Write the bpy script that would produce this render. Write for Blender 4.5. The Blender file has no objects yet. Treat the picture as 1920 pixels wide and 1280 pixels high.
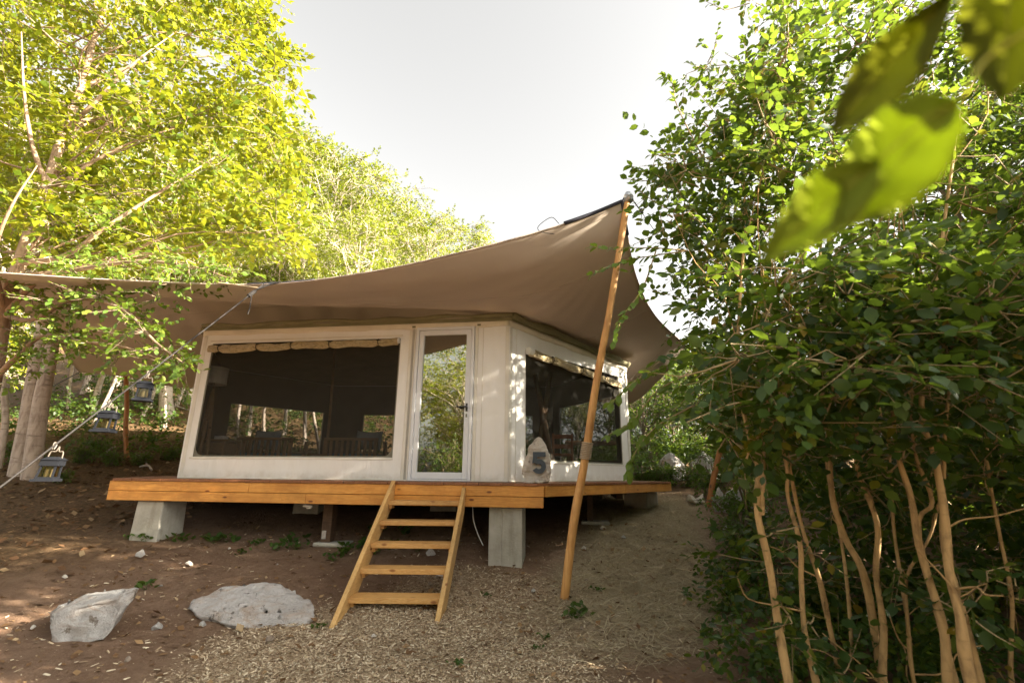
import bpy, bmesh, math, random
import numpy as np
from mathutils import Vector, Matrix, noise as mnoise

# ------------------------------------------------------------------ camera, sky, sun, exposure
scene = bpy.context.scene
col = scene.collection
FPX, PIT, ROL, CZ = 900.0, math.radians(15.35), math.radians(0.54), 1.30
c_f = np.array([0, math.cos(PIT), math.sin(PIT)])
_r0 = np.array([1.0, 0, 0]); _u0 = np.array([0, -math.sin(PIT), math.cos(PIT)])
c_r = math.cos(ROL)*_r0 + math.sin(ROL)*_u0
c_u = -math.sin(ROL)*_r0 + math.cos(ROL)*_u0
CAM = np.array([0, 0, CZ])
cam_data = bpy.data.cameras.new('camera')
cam = bpy.data.objects.new('camera', cam_data); col.objects.link(cam)
cam_data.sensor_width = 36.0; cam_data.lens = 36.0*FPX/1920.0
cam_data.clip_start = 0.05; cam_data.clip_end = 500
cam_data.dof.use_dof = True; cam_data.dof.focus_distance = 6.0; cam_data.dof.aperture_fstop = 1.7
cam.matrix_world = Matrix(((c_r[0], c_u[0], -c_f[0], CAM[0]), (c_r[1], c_u[1], -c_f[1], CAM[1]),
                           (c_r[2], c_u[2], -c_f[2], CAM[2]), (0, 0, 0, 1)))
scene.camera = cam

SUN_AZ, SUN_EL = math.radians(104), math.radians(24)      # azimuth clockwise from +Y (straight ahead)
sun_dir = Vector((math.sin(SUN_AZ)*math.cos(SUN_EL), math.cos(SUN_AZ)*math.cos(SUN_EL), math.sin(SUN_EL)))
world = bpy.data.worlds.new('World'); scene.world = world; world.use_nodes = True
wn = world.node_tree; wn.nodes.clear()
sky = wn.nodes.new('ShaderNodeTexSky'); sky.sky_type = 'NISHITA'; sky.sun_disc = False
sky.sun_elevation = SUN_EL; sky.sun_rotation = SUN_AZ
sky.air_density = 1.0; sky.dust_density = 6.0; sky.ozone_density = 1.0; sky.altitude = 300
hs = wn.nodes.new('ShaderNodeHueSaturation'); hs.inputs['Saturation'].default_value = 0.12
bgn = wn.nodes.new('ShaderNodeBackground'); bgn.inputs['Strength'].default_value = 0.060
wo = wn.nodes.new('ShaderNodeOutputWorld')
wn.links.new(sky.outputs[0], hs.inputs['Color']); wt_ = wn.nodes.new('ShaderNodeMix'); wt_.data_type = 'RGBA'; wt_.blend_type = 'MULTIPLY'; wt_.inputs[0].default_value = 1; wt_.inputs[7].default_value = (1.0, .972, .915, 1)
wn.links.new(hs.outputs[0], wt_.inputs[6]); wn.links.new(wt_.outputs[2], bgn.inputs[0]); wn.links.new(bgn.outputs[0], wo.inputs[0])
sun_d = bpy.data.lights.new('sun', 'SUN'); sun_d.energy = 4.6; sun_d.angle = math.radians(0.53); sun_d.color = (1.0, 0.88, 0.70)
sun = bpy.data.objects.new('sun', sun_d); col.objects.link(sun)
sun.rotation_euler = sun_dir.to_track_quat('Z', 'Y').to_euler(); sun.location = (8, -4, 12)
vs = scene.view_settings
vs.view_transform = 'Standard'; vs.look = 'None'; vs.gamma = 1.0; vs.use_curve_mapping = False
vs.exposure = 3.05

# ------------------------------------------------------------------ pixel -> place helpers
def ray(px, py): return c_f + (px-960)/FPX*c_r - (py-640)/FPX*c_u
def at(px, py, D):
    d = ray(px, py); return CAM + d*(D/d[1])
def on_plane(px, py, p, n):
    d = ray(px, py); return CAM + d*(np.dot(np.asarray(p)-CAM, n)/np.dot(d, n))
def pix(P):
    v = np.asarray(P)-CAM; z = v@c_f
    return 960+FPX*(v@c_r)/z, 640-FPX*(v@c_u)/z, z
def sstep(a, b, x):
    t = np.clip((x-a)/(b-a), 0, 1); return t*t*(3-2*t)
GY = np.array([-40, -10, 0, 3, 4.4, 5.2, 5.9, 6.5, 8.3, 10, 12, 14, 20, 60, 160.])
GZ = np.array([-1.6, -.5, -.1, -.03, 0.02, .13, .24, .38, .72, .89, 1.0, 1.2, 1.7, 4.0, 8.])
def ground_z(x, y):
    x = np.asarray(x, float); y = np.asarray(y, float)
    z = np.interp(y, GY, GZ)
    left = sstep(3.0, -4.0, x)
    z = z + left*np.clip(y-12.0, 0, 34)*0.27
    z = z + sstep(-5.6, -12, x)*np.clip(y-7.0, 0, 6)*0.13
    z = z + sstep(2.6, 5.0, x)*sstep(7, 14, y)*0.25
    z = z + 0.022*np.sin(1.9*x+0.7*y)*np.sin(1.3*y-0.8*x+1.1) + 0.012*np.sin(4.7*x+1.3)*np.sin(5.3*y+.4) + 0.006*np.sin(11.3*x-3*y)*np.sin(9.7*y+2*x)
    return z
def gz(x, y): return float(ground_z(x, y))
def on_ground(px, py):
    d = ray(px, py); d = d/d[1]
    y = 1.0
    while y < 150:
        P = CAM + d*y
        if P[2] <= gz(P[0], P[1]): return P
        y += 0.02
    return CAM + d*150

# ------------------------------------------------------------------ mesh helpers
def empty(name, loc, label=None, cat=None, group=None):
    o = bpy.data.objects.new(name, None); col.objects.link(o); o.location = [float(c) for c in loc]
    o.empty_display_size = 0.1
    if label: tag(o, label, cat, group)
    return o
def tag(o, label=None, cat=None, group=None, kind=None):
    if label: o['label'] = label
    if cat: o['category'] = cat
    if group: o['group'] = group
    if kind: o['kind'] = kind
    return o
def mesh_np(name, V, F):
    """V (n,3); F list of tuples or an (m,k) array"""
    me = bpy.data.meshes.new(name)
    if isinstance(F, np.ndarray):
        k = F.shape[1]; n = len(F)
        me.vertices.add(len(V)); me.vertices.foreach_set('co', np.ascontiguousarray(V, np.float32).ravel())
        me.loops.add(n*k); me.loops.foreach_set('vertex_index', F.astype(np.int32).ravel())
        me.polygons.add(n); me.polygons.foreach_set('loop_start', np.arange(0, n*k, k, dtype=np.int32))
        me.update(calc_edges=True)
    else:
        me.from_pydata([tuple(map(float, v)) for v in V], [], [tuple(f) for f in F]); me.update()
    return me
def root_of(o):
    while o.parent: o = o.parent
    return o
def part(name, V, F, mat, parent=None, smooth=False, base=None):
    V = np.asarray(V, float)
    if parent is not None: off = np.array(root_of(parent).location)
    elif base is not None: off = np.asarray(base, float)
    else: off = np.array([V[:, 0].mean(), V[:, 1].mean(), V[:, 2].min()])
    me = mesh_np(name, V-off, F)
    if mat: me.materials.append(mat)
    if smooth: me.polygons.foreach_set('use_smooth', [True]*len(me.polygons))
    o = bpy.data.objects.new(name, me); col.objects.link(o)
    if parent is not None: o.parent = parent
    else: o.location = off.tolist()
    return o
class MB:
    def __init__(s): s.V = []; s.F = []
    def add(s, V, F):
        k = len(s.V); s.V += [tuple(map(float, v)) for v in V]; s.F += [tuple(i+k for i in f) for f in F]; return s
    def build(s, name, mat, parent=None, smooth=False, base=None): return part(name, np.array(s.V), s.F, mat, parent, smooth, base)
BOXF = [(0, 3, 2, 1), (4, 5, 6, 7), (0, 1, 5, 4), (1, 2, 6, 5), (2, 3, 7, 6), (3, 0, 4, 7)]
def box(o, a, b, c):
    """corner o and three edge vectors"""
    o, a, b, c = (np.asarray(q, float) for q in (o, a, b, c))
    return np.array([o, o+a, o+a+b, o+b, o+c, o+a+c, o+a+b+c, o+b+c]), BOXF
def cbox(c, ax, ay, az):
    c, ax, ay, az = (np.asarray(q, float) for q in (c, ax, ay, az))
    return box(c-ax/2-ay/2-az/2, ax, ay, az)
def bevelled(V, F, w, seg=1):
    bm = bmesh.new(); vs_ = [bm.verts.new(v) for v in V]
    for f in F: bm.faces.new([vs_[i] for i in f])
    bmesh.ops.recalc_face_normals(bm, faces=bm.faces)
    bmesh.ops.bevel(bm, geom=bm.edges[:], offset=w, segments=seg, affect='EDGES', profile=0.5)
    bm.verts.ensure_lookup_table(); bm.verts.index_update()
    VV = np.array([v.co[:] for v in bm.verts]); FF = [tuple(v.index for v in f.verts) for f in bm.faces]
    bm.free(); return VV, FF
def bbox_part(name, V, F, mat, parent=None, w=0.006, seg=1): 
    V, F = bevelled(V, F, w, seg); return part(name, V, F, mat, parent)
def tube(pts, rad, n=8, cap=True):
    pts = np.asarray(pts, float); m = len(pts)
    rad = np.full(m, rad) if np.isscalar(rad) else np.asarray(rad, float)
    t = np.gradient(pts, axis=0); t /= np.linalg.norm(t, axis=1)[:, None]+1e-12
    ref = np.array([0, 0, 1.]) if abs(t[0][2]) < .9 else np.array([1., 0, 0])
    a = np.cross(t[0], ref); a /= np.linalg.norm(a)
    V = np.zeros((m*n, 3)); th = np.arange(n)*2*math.pi/n
    for i in range(m):
        a = a - t[i]*np.dot(a, t[i]); a /= np.linalg.norm(a)+1e-12
        b = np.cross(t[i], a)
        V[i*n:(i+1)*n] = pts[i] + rad[i]*(np.cos(th)[:, None]*a + np.sin(th)[:, None]*b)
    F = []
    for i in range(m-1):
        for j in range(n):
            k = (j+1) % n; F.append((i*n+j, i*n+k, (i+1)*n+k, (i+1)*n+j))
    if cap: F.append(tuple(range(n-1, -1, -1))); F.append(tuple((m-1)*n+j for j in range(n)))
    return V, F
def crom(P, k=6):
    P = [np.asarray(p, float) for p in P]; Q = [2*P[0]-P[1]] + P + [2*P[-1]-P[-2]]; out = []
    for i in range(1, len(Q)-2):
        for s in range(k):
            t = s/k; p0, p1, p2, p3 = Q[i-1:i+3]
            out.append(.5*((2*p1)+(-p0+p2)*t+(2*p0-5*p1+4*p2-p3)*t*t+(-p0+3*p1-3*p2+p3)*t**3))
    out.append(P[-1]); return np.array(out)

# ------------------------------------------------------------------ materials
def nmat(name):
    m = bpy.data.materials.new(name); m.use_nodes = True; nt = m.node_tree; nt.nodes.clear()
    out = nt.nodes.new('ShaderNodeOutputMaterial'); b = nt.nodes.new('ShaderNodeBsdfPrincipled')
    nt.links.new(b.outputs[0], out.inputs[0]); return m, nt, b, out
def N(nt, t, **kw):
    n = nt.nodes.new(t)
    for k, v in kw.items():
        if k in n.inputs.keys() if hasattr(n.inputs, 'keys') else False: n.inputs[k].default_value = v
        else: setattr(n, k, v)
    return n
def ramp(nt, src, stops):
    r = nt.nodes.new('ShaderNodeValToRGB'); e = r.color_ramp.elements
    while len(e) < len(stops): e.new(0.5)
    for q, (p, c) in zip(e, stops): q.position = p; q.color = (*c, 1)
    nt.links.new(src, r.inputs[0]); return r.outputs[0]
def coords(nt, scale=(1, 1, 1), kind='Object', rot=(0, 0, 0)):
    tc = nt.nodes.new('ShaderNodeTexCoord'); mp = nt.nodes.new('ShaderNodeMapping')
    mp.inputs['Scale'].default_value = scale; mp.inputs['Rotation'].default_value = rot
    nt.links.new(tc.outputs[kind], mp.inputs[0]); return mp.outputs[0]
def noise(nt, vec, scale, detail=4, rough=.55, dist=0):
    n = nt.nodes.new('ShaderNodeTexNoise'); n.inputs['Scale'].default_value = scale; n.inputs['Detail'].default_value = detail
    n.inputs['Roughness'].default_value = rough; n.inputs['Distortion'].default_value = dist
    if vec is not None: nt.links.new(vec, n.inputs['Vector'])
    return n.outputs['Fac']
def mixc(nt, fac, a, b, mode='MIX'):
    m = nt.nodes.new('ShaderNodeMix'); m.data_type = 'RGBA'; m.blend_type = mode
    for s, v in ((m.inputs[0], fac), (m.inputs[6], a), (m.inputs[7], b)):
        if isinstance(v, bpy.types.NodeSocket): nt.links.new(v, s)
        else: s.default_value = v if not isinstance(v, tuple) else (*v, 1)[:4]
    return m.outputs[2]
def bump(nt, b, h, strength=.3, dist=.01):
    n = nt.nodes.new('ShaderNodeBump'); n.inputs['Strength'].default_value = strength; n.inputs['Distance'].default_value = dist
    nt.links.new(h, n.inputs['Height']); nt.links.new(n.outputs[0], b.inputs['Normal']); return n
def simple(name, c, rough=.6, metal=0, var=.12, scale=8, bmp=.0, bscale=60):
    m, nt, b, o = nmat(name); v = coords(nt)
    f = noise(nt, v, scale, 5)
    lo = tuple(x*(1-var) for x in c); hi = tuple(min(1, x*(1+var)) for x in c)
    nt.links.new(ramp(nt, f, [(.3, lo), (.7, hi)]), b.inputs['Base Color'])
    b.inputs['Roughness'].default_value = rough; b.inputs['Metallic'].default_value = metal
    if bmp: bump(nt, b, noise(nt, v, bscale, 4), bmp, .004)
    return m
def leaf_mat(name, stops, trans=.45, tcol=(.30, .42, .04), rough=.45):
    m, nt, b, out = nmat(name)
    g = nt.nodes.new('ShaderNodeNewGeometry')
    c = ramp(nt, g.outputs['Random Per Island'], stops)
    vn = noise(nt, coords(nt), 1.3, 2)
    c2 = mixc(nt, .5, c, ramp(nt, vn, [(.3, (.5, .5, .5)), (.7, (1, 1, 1))]), 'MULTIPLY')
    nt.links.new(c2, b.inputs['Base Color']); b.inputs['Roughness'].default_value = rough
    b.inputs['Specular IOR Level'].default_value = .35
    t = nt.nodes.new('ShaderNodeBsdfTranslucent')
    nt.links.new(mixc(nt, .6, c, tcol), t.inputs[0])
    ms = nt.nodes.new('ShaderNodeMixShader'); ms.inputs[0].default_value = trans
    nt.links.new(b.outputs[0], ms.inputs[1]); nt.links.new(t.outputs[0], ms.inputs[2]); nt.links.new(ms.outputs[0], out.inputs[0])
    return m
def wood(name, c1, c2, knot, along=(1, 0, 0), rough=.55, gscale=1.0, per_obj=.0):
    """pine: stretched grain along an axis of the local frame"""
    m, nt, b, out = nmat(name)
    a = np.array(along, float); 
    rz = math.atan2(a[1], a[0])
    tc = nt.nodes.new('ShaderNodeTexCoord'); oi = nt.nodes.new('ShaderNodeObjectInfo')
    ad = nt.nodes.new('ShaderNodeVectorMath'); ad.operation = 'ADD'
    ml = nt.nodes.new('ShaderNodeVectorMath'); ml.operation = 'SCALE'; ml.inputs['Scale'].default_value = 37.0
    cmb = nt.nodes.new('ShaderNodeCombineXYZ')
    for k in range(3): nt.links.new(oi.outputs['Random'], cmb.inputs[k])
    nt.links.new(cmb.outputs[0], ml.inputs[0]); nt.links.new(tc.outputs['Object'], ad.inputs[0]); nt.links.new(ml.outputs[0], ad.inputs[1])
    mp = nt.nodes.new('ShaderNodeMapping'); mp.vector_type = 'TEXTURE' if False else 'POINT'
    nt.links.new(ad.outputs[0], mp.inputs[0]); mp.inputs['Rotation'].default_value = (0, 0, -rz)
    mp2 = nt.nodes.new('ShaderNodeMapping'); nt.links.new(mp.outputs[0], mp2.inputs[0]); mp2.inputs['Scale'].default_value = (.55*gscale, 9*gscale, 9*gscale)
    g = noise(nt, mp2.outputs[0], 3.2, 6, .6, 1.6)
    fine = noise(nt, mp2.outputs[0], 26, 3, .6)
    c = ramp(nt, g, [(.30, c1), (.46, c2), (.54, c1), (.70, c2)])
    c = mixc(nt, .35, c, ramp(nt, fine, [(.3, (.6, .6, .6)), (.7, (1, 1, 1))]), 'MULTIPLY')
    mp3 = nt.nodes.new('ShaderNodeMapping'); nt.links.new(mp.outputs[0], mp3.inputs[0]); mp3.inputs['Scale'].default_value = (3.2, 8, 8)
    vo = nt.nodes.new('ShaderNodeTexVoronoi'); vo.inputs['Scale'].default_value = 1.0; nt.links.new(mp3.outputs[0], vo.inputs['Vector'])
    kf = ramp(nt, vo.outputs['Distance'], [(.07, (1, 1, 1)), (.13, (0, 0, 0))])
    c = mixc(nt, kf, c, knot)
    dirt = noise(nt, tc.outputs['Object'], 2.6, 5, .65)
    c = mixc(nt, .55, c, ramp(nt, dirt, [(.32, (.50, .46, .42)), (.58, (1, 1, 1))]), 'MULTIPLY')
    tint = ramp(nt, oi.outputs['Random'], [(0, (.82, .82, .82)), (1, (1.0, 1.0, 1.0))])
    c = mixc(nt, 1.0, c, tint, 'MULTIPLY')
    nt.links.new(c, b.inputs['Base Color']); b.inputs['Roughness'].default_value = rough
    bump(nt, b, fine, .25, .002); return m

FRONT = np.array([5.71, -0.80, 0]); FRONT /= np.linalg.norm(FRONT)
SIDE = np.array([2.33, 2.62, 0]); SIDE /= np.linalg.norm(SIDE)
M = {}
M['fascia'] = wood('pine_stained_front', (.80, .39, .085), (.66, .27, .048), (.2, .06, .014), FRONT)
M['fascia_side'] = wood('pine_stained_side', (.80, .39, .085), (.66, .27, .048), (.2, .06, .014), SIDE)
M['deckboard'] = wood('deck_boards', (.36, .15, .06), (.24, .09, .035), (.1, .04, .02), (-FRONT[1], FRONT[0], 0))
M['stair'] = wood('pine_raw', (.74, .44, .16), (.62, .32, .09), (.3, .12, .03), FRONT, .6)
M['stringer'] = wood('pine_raw_stringer', (.78, .50, .20), (.68, .39, .13), (.3, .12, .03), (0, 1, 0), .6)
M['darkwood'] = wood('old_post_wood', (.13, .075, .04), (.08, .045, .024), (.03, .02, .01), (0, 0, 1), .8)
M['furn'] = wood('furniture_wood', (.50, .31, .16), (.38, .22, .11), (.12, .06, .03), (1, 0, 0), .6)

def pole_wood(name, c1, c2):
    m, nt, b, o = nmat(name); v = coords(nt, (14, 14, 1.6))
    g = noise(nt, v, 2.0, 6, .6, .6); big = noise(nt, coords(nt), 3.5, 3)
    c = ramp(nt, g, [(.25, c2), (.6, c1), (.8, tuple(min(1, x*1.12) for x in c1))])
    c = mixc(nt, ramp(nt, big, [(.45, (0, 0, 0)), (.75, (.6, .6, .6))]), c, tuple(x*.62 for x in c2))
    vo = nt.nodes.new('ShaderNodeTexVoronoi'); vo.inputs['Scale'].default_value = 1.7; nt.links.new(coords(nt, (3.6, 3.6, 1.5)), vo.inputs['Vector'])
    c = mixc(nt, ramp(nt, vo.outputs['Distance'], [(.07, (1, 1, 1)), (.13, (0, 0, 0))]), c, (.12, .05, .02))
    nt.links.new(c, b.inputs['Base Color']); b.inputs['Roughness'].default_value = .6; bump(nt, b, g, .5, .006); return m
M['pole'] = pole_wood('peeled_pole', (.66, .36, .12), (.47, .21, .055))
M['pole_dark'] = pole_wood('peeled_pole_orange', (.42, .17, .045), (.28, .1, .025))

def canvas_mat():
    m, nt, b, o = nmat('cream_canvas'); v = coords(nt)
    f = noise(nt, v, 1.7, 5, .6); st = noise(nt, coords(nt, (3, 3, .7)), 2.2, 4)
    c = ramp(nt, f, [(.3, (.79, .775, .75)), (.7, (.85, .84, .82))])
    c = mixc(nt, .10, c, ramp(nt, st, [(.35, (.72, .66, .55)), (.6, (1, 1, 1))]), 'MULTIPLY')
    gp = nt.nodes.new('ShaderNodeNewGeometry'); sx = nt.nodes.new('ShaderNodeSeparateXYZ'); nt.links.new(gp.outputs['Position'], sx.inputs[0])
    mr = nt.nodes.new('ShaderNodeMapRange'); mr.inputs['From Min'].default_value = 1.42; mr.inputs['From Max'].default_value = 1.19; nt.links.new(sx.outputs['Z'], mr.inputs['Value'])
    spl = nt.nodes.new('ShaderNodeMath'); spl.operation = 'MULTIPLY'; nt.links.new(mr.outputs[0], spl.inputs[0]); nt.links.new(noise(nt, v, 7, 6, .7), spl.inputs[1])
    c = mixc(nt, ramp(nt, spl.outputs[0], [(.25, (0, 0, 0)), (.6, (.5, .5, .5))]), c, (.42, .33, .23))      # mud splashes
    nt.links.new(c, b.inputs['Base Color']); b.inputs['Roughness'].default_value = .75
    wr = noise(nt, coords(nt, (1.6, 1.6, .5)), 2.6, 3, .5, .8)
    w = nt.nodes.new('ShaderNodeTexWave'); w.inputs['Scale'].default_value = 160; nt.links.new(coords(nt), w.inputs[0])
    bump(nt, b, wr, .32, .05); return m
M['canvas'] = canvas_mat()
M['canvas_seam'] = simple('canvas_seam', (.70, .67, .60), .8, 0, .08, 5)
M['valance'] = simple('canvas_valance', (.72, .66, .54), .8, 0, .1, 3, .3, 3)
M['olive'] = simple('olive_canvas', (.20, .185, .10), .85, 0, .15, 4, .4, 6)
M['dim_inner_layer'] = simple('tent_dim_layer', (.13, .105, .07), .9, 0, .15, 3)  # dark brown stands in for the dimness inside the tent
def tarp_mat():
    m, nt, b, out = nmat('brown_tarp'); v = coords(nt)
    f = noise(nt, v, .9, 5, .6)
    c = ramp(nt, f, [(.3, (.55, .47, .395)), (.7, (.60, .515, .435))])
    nt.links.new(c, b.inputs['Base Color']); b.inputs['Roughness'].default_value = .8; b.inputs['Specular IOR Level'].default_value = .2
    wv = noise(nt, coords(nt, (220, 220, 220)), 1, 2); bump(nt, b, wv, .1, .002)
    t = nt.nodes.new('ShaderNodeBsdfTranslucent'); t.inputs[0].default_value = (.55, .45, .34, 1)
    ms = nt.nodes.new('ShaderNodeMixShader'); ms.inputs[0].default_value = .14
    nt.links.new(b.outputs[0], ms.inputs[1]); nt.links.new(t.outputs[0], ms.inputs[2]); nt.links.new(ms.outputs[0], out.inputs[0]); return m
M['tarp'] = tarp_mat()
M['webbing'] = simple('dark_webbing', (.028, .028, .045), .7)
M['hem'] = simple('tarp_hem', (.40, .33, .27), .8)
M['alu'] = simple('white_aluminium', (.72, .74, .78), .4, 0, .03, 4)
M['blackplastic'] = simple('black_plastic', (.02, .02, .024), .4)
M['chrome'] = simple('chrome', (.6, .6, .6), .25, 1)
M['rope'] = simple('grey_rope', (.030, .028, .027), .95, 0, .3, 90)
M['rope_tan'] = simple('tan_rope', (.42, .33, .22), .85, 0, .25, 120)
M['strap'] = simple('black_strap', (.02, .018, .015), .7)
M['lantern'] = simple('lantern_black', (.010, .011, .014), .7)
for _k in ('lantern', 'rope'): M[_k].node_tree.nodes['Principled BSDF'].inputs['Specular IOR Level'].default_value = .1
M['galv'] = simple('galvanised', (.5, .52, .54), .4, .9, .2, 40)
M['wire'] = simple('pale_wire', (.12, .10, .08), .6, 0)
M['white'] = simple('white_plastic', (.75, .74, .7), .5)
M['shade'] = simple('lamp_shade_linen', (.82, .76, .64), .8)
M['candle'] = simple('candle_wax', (.10, .08, .05), .6)
M['cushion'] = simple('grey_blue_cushion', (.42, .50, .58), .9, 0, .1, 20)
M['seatpad'] = simple('teal_seat_pad', (.10, .22, .28), .9)
M['orange'] = simple('orange_wood', (.55, .17, .05), .5, 0, .2, 6)
M['slate'] = simple('slate_blue_paint', (.035, .05, .068), .5, 0, .12, 14)

def glass_mat():
    m, nt, b, out = nmat('door_glass')
    gl = nt.nodes.new('ShaderNodeBsdfGlossy'); gl.inputs['Roughness'].default_value = .004; gl.inputs[0].default_value = (.80, .82, .72, 1)
    tr = nt.nodes.new('ShaderNodeBsdfTransparent'); tr.inputs[0].default_value = (.42, .42, .40, 1)
    ms = nt.nodes.new('ShaderNodeMixShader'); ms.inputs[0].default_value = .42
    nt.links.new(tr.outputs[0], ms.inputs[1]); nt.links.new(gl.outputs[0], ms.inputs[2]); nt.links.new(ms.outputs[0], out.inputs[0]); return m
M['glass'] = glass_mat()
def lglass():
    m, nt, b, out = nmat('lantern_glass')
    gl = nt.nodes.new('ShaderNodeBsdfGlossy'); gl.inputs['Roughness'].default_value = .12; gl.inputs[0].default_value = (.8, .75, .6, 1)
    tr = nt.nodes.new('ShaderNodeBsdfTransparent'); tr.inputs[0].default_value = (.7, .66, .52, 1)
    ms = nt.nodes.new('ShaderNodeMixShader'); ms.inputs[0].default_value = .12
    nt.links.new(tr.outputs[0], ms.inputs[1]); nt.links.new(gl.outputs[0], ms.inputs[2]); nt.links.new(ms.outputs[0], out.inputs[0]); return m
M['lglass'] = lglass()
def screen_mat():
    m, nt, b, out = nmat('insect_screen')
    d = nt.nodes.new('ShaderNodeBsdfDiffuse'); d.inputs[0].default_value = (.04, .038, .032, 1)
    tr = nt.nodes.new('ShaderNodeBsdfTransparent')
    ms = nt.nodes.new('ShaderNodeMixShader'); ms.inputs[0].default_value = .64
    nt.links.new(tr.outputs[0], ms.inputs[1]); nt.links.new(d.outputs[0], ms.inputs[2]); nt.links.new(ms.outputs[0], out.inputs[0]); return m
M['screen'] = screen_mat()
def vinyl():
    m, nt, b, out = nmat('rolled_vinyl_blind')
    f = noise(nt, coords(nt, (4, 4, 30)), 3, 4, .6, 1)
    nt.links.new(ramp(nt, f, [(.35, (.20, .15, .06)), (.48, (.50, .39, .20)), (.54, (.62, .52, .33)), (.66, (.14, .10, .045))]), b.inputs['Base Color'])
    b.inputs['Roughness'].default_value = .28; bump(nt, b, f, .8, .03); return m
M['vinyl'] = vinyl()
def concrete():
    m, nt, b, out = nmat('concrete'); v = coords(nt)
    f = noise(nt, v, 4, 6, .65); s = noise(nt, coords(nt, (9, 9, 1.2)), 1.5, 4)
    c = ramp(nt, f, [(.25, (.30, .28, .23)), (.55, (.44, .42, .36)), (.75, (.52, .50, .44))])
    c = mixc(nt, ramp(nt, s, [(.5, (0, 0, 0)), (.75, (.55, .55, .55))]), c, (.24, .22, .16))
    nt.links.new(c, b.inputs['Base Color']); b.inputs['Roughness'].default_value = .9
    bump(nt, b, noise(nt, v, 40, 5), .5, .008); return m
M['concrete'] = concrete()
def rock_mat(name, a, bcol, stain, dark):
    m, nt, b, out = nmat(name); v = coords(nt)
    f = noise(nt, v, 3.2, 7, .65, .5); s = noise(nt, coords(nt, (1, 1, 3)), 5, 5, .6, .8); d = noise(nt, v, 7.5, 5, .7)
    c = ramp(nt, f, [(.28, a), (.6, bcol)])
    c = mixc(nt, ramp(nt, s, [(.48, (0, 0, 0)), (.68, (.75, .75, .75))]), c, stain)
    c = mixc(nt, ramp(nt, d, [(.60, (0, 0, 0)), (.65, (.9, .9, .9))]), c, dark)
    nt.links.new(c, b.inputs['Base Color']); b.inputs['Roughness'].default_value = .9
    h = noise(nt, v, 14, 9, .75); bump(nt, b, h, 1.0, .05); return m
M['rock'] = rock_mat('pale_limestone', (.40, .37, .35), (.60, .57, .55), (.44, .32, .23), (.13, .11, .095))
M['rock_grey'] = rock_mat('grey_limestone', (.37, .35, .33), (.56, .54, .52), (.36, .28, .22), (.20, .16, .12))
M['rock_tan'] = rock_mat('tan_stone', (.60, .54, .47), (.74, .69, .62), (.54, .42, .31), (.28, .22, .17))
M['rock_dirty'] = rock_mat('dirty_stone', (.24, .18, .13), (.36, .29, .23), (.26, .17, .1), (.14, .1, .07))
def bark(name, c1, c2, moss=None, scale=1, rings=.7):
    m, nt, b, out = nmat(name); v = coords(nt, (6, 6, 1.6)); v2 = coords(nt)
    f = noise(nt, v, 2.4*scale, 6, .6, .4); h = noise(nt, coords(nt, (2, 2, 9)), 2.2*scale, 4, .6)
    c = ramp(nt, f, [(.28, c2), (.52, c1), (.75, tuple(min(1, x*1.15) for x in c1))])
    c = mixc(nt, ramp(nt, h, [(.55, (0, 0, 0)), (.70, (rings, rings, rings))]), c, tuple(x*.55 for x in c2))
    if moss: c = mixc(nt, ramp(nt, noise(nt, v2, 1.3, 4), [(.5, (0, 0, 0)), (.7, (.8, .8, .8))]), c, moss)
    nt.links.new(c, b.inputs['Base Color']); b.inputs['Roughness'].default_value = .85; bump(nt, b, f, .6, .01); return m
M['bark_pale'] = bark('pale_beech_bark', (.47, .39, .32), (.25, .19, .15))
M['bark_left'] = bark('beech_branch_bark', (.30, .205, .13), (.17, .105, .06))
M['bark_white'] = bark('white_bark', (.46, .39, .33), (.27, .21, .16))
M['bark_tan'] = bark('tan_hazel_bark', (.46, .29, .12), (.20, .12, .05), None, 1.6, .35)
M['bark_olive'] = bark('grey_olive_bark', (.36, .27, .14), (.22, .15, .07), None, 1.4)
M['bark_dark'] = bark('dark_bark', (.2, .15, .1), (.11, .08, .05))
G = lambda *p: [(a, b) for a, b in p]
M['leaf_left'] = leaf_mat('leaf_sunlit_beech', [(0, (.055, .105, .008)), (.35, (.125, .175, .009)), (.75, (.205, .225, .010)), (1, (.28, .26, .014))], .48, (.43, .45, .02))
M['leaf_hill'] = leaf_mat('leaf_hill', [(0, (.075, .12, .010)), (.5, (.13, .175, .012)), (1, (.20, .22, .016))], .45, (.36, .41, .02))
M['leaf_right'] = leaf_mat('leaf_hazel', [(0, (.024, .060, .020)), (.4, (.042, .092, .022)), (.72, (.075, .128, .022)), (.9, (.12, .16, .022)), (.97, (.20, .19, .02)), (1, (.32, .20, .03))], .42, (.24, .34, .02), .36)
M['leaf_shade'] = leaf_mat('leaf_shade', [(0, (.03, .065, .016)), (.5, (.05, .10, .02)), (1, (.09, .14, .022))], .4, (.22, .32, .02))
M['leaf_sprig'] = leaf_mat('leaf_sprig', [(0, (.09, .165, .025)), (.6, (.13, .21, .03)), (1, (.20, .24, .03))], .45, (.30, .42, .03))
M['leaf_yellow'] = leaf_mat('leaf_yellowing', [(0, (.10, .13, .015)), (.5, (.2, .2, .015)), (.85, (.34, .24, .015)), (1, (.42, .16, .01))], .4, (.4, .36, .02))
M['weed'] = leaf_mat('weed_leaf', [(0, (.03, .075, .018)), (1, (.07, .13, .03))], .35)
M['fern'] = leaf_mat('fern_leaf', [(0, (.05, .11, .02)), (1, (.10, .18, .035))], .4)
M['hay'] = leaf_mat('dry_grass', [(0, (.36, .30, .17)), (.6, (.58, .48, .31)), (1, (.70, .61, .43))], .15, (.4, .33, .15), .8)
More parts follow.
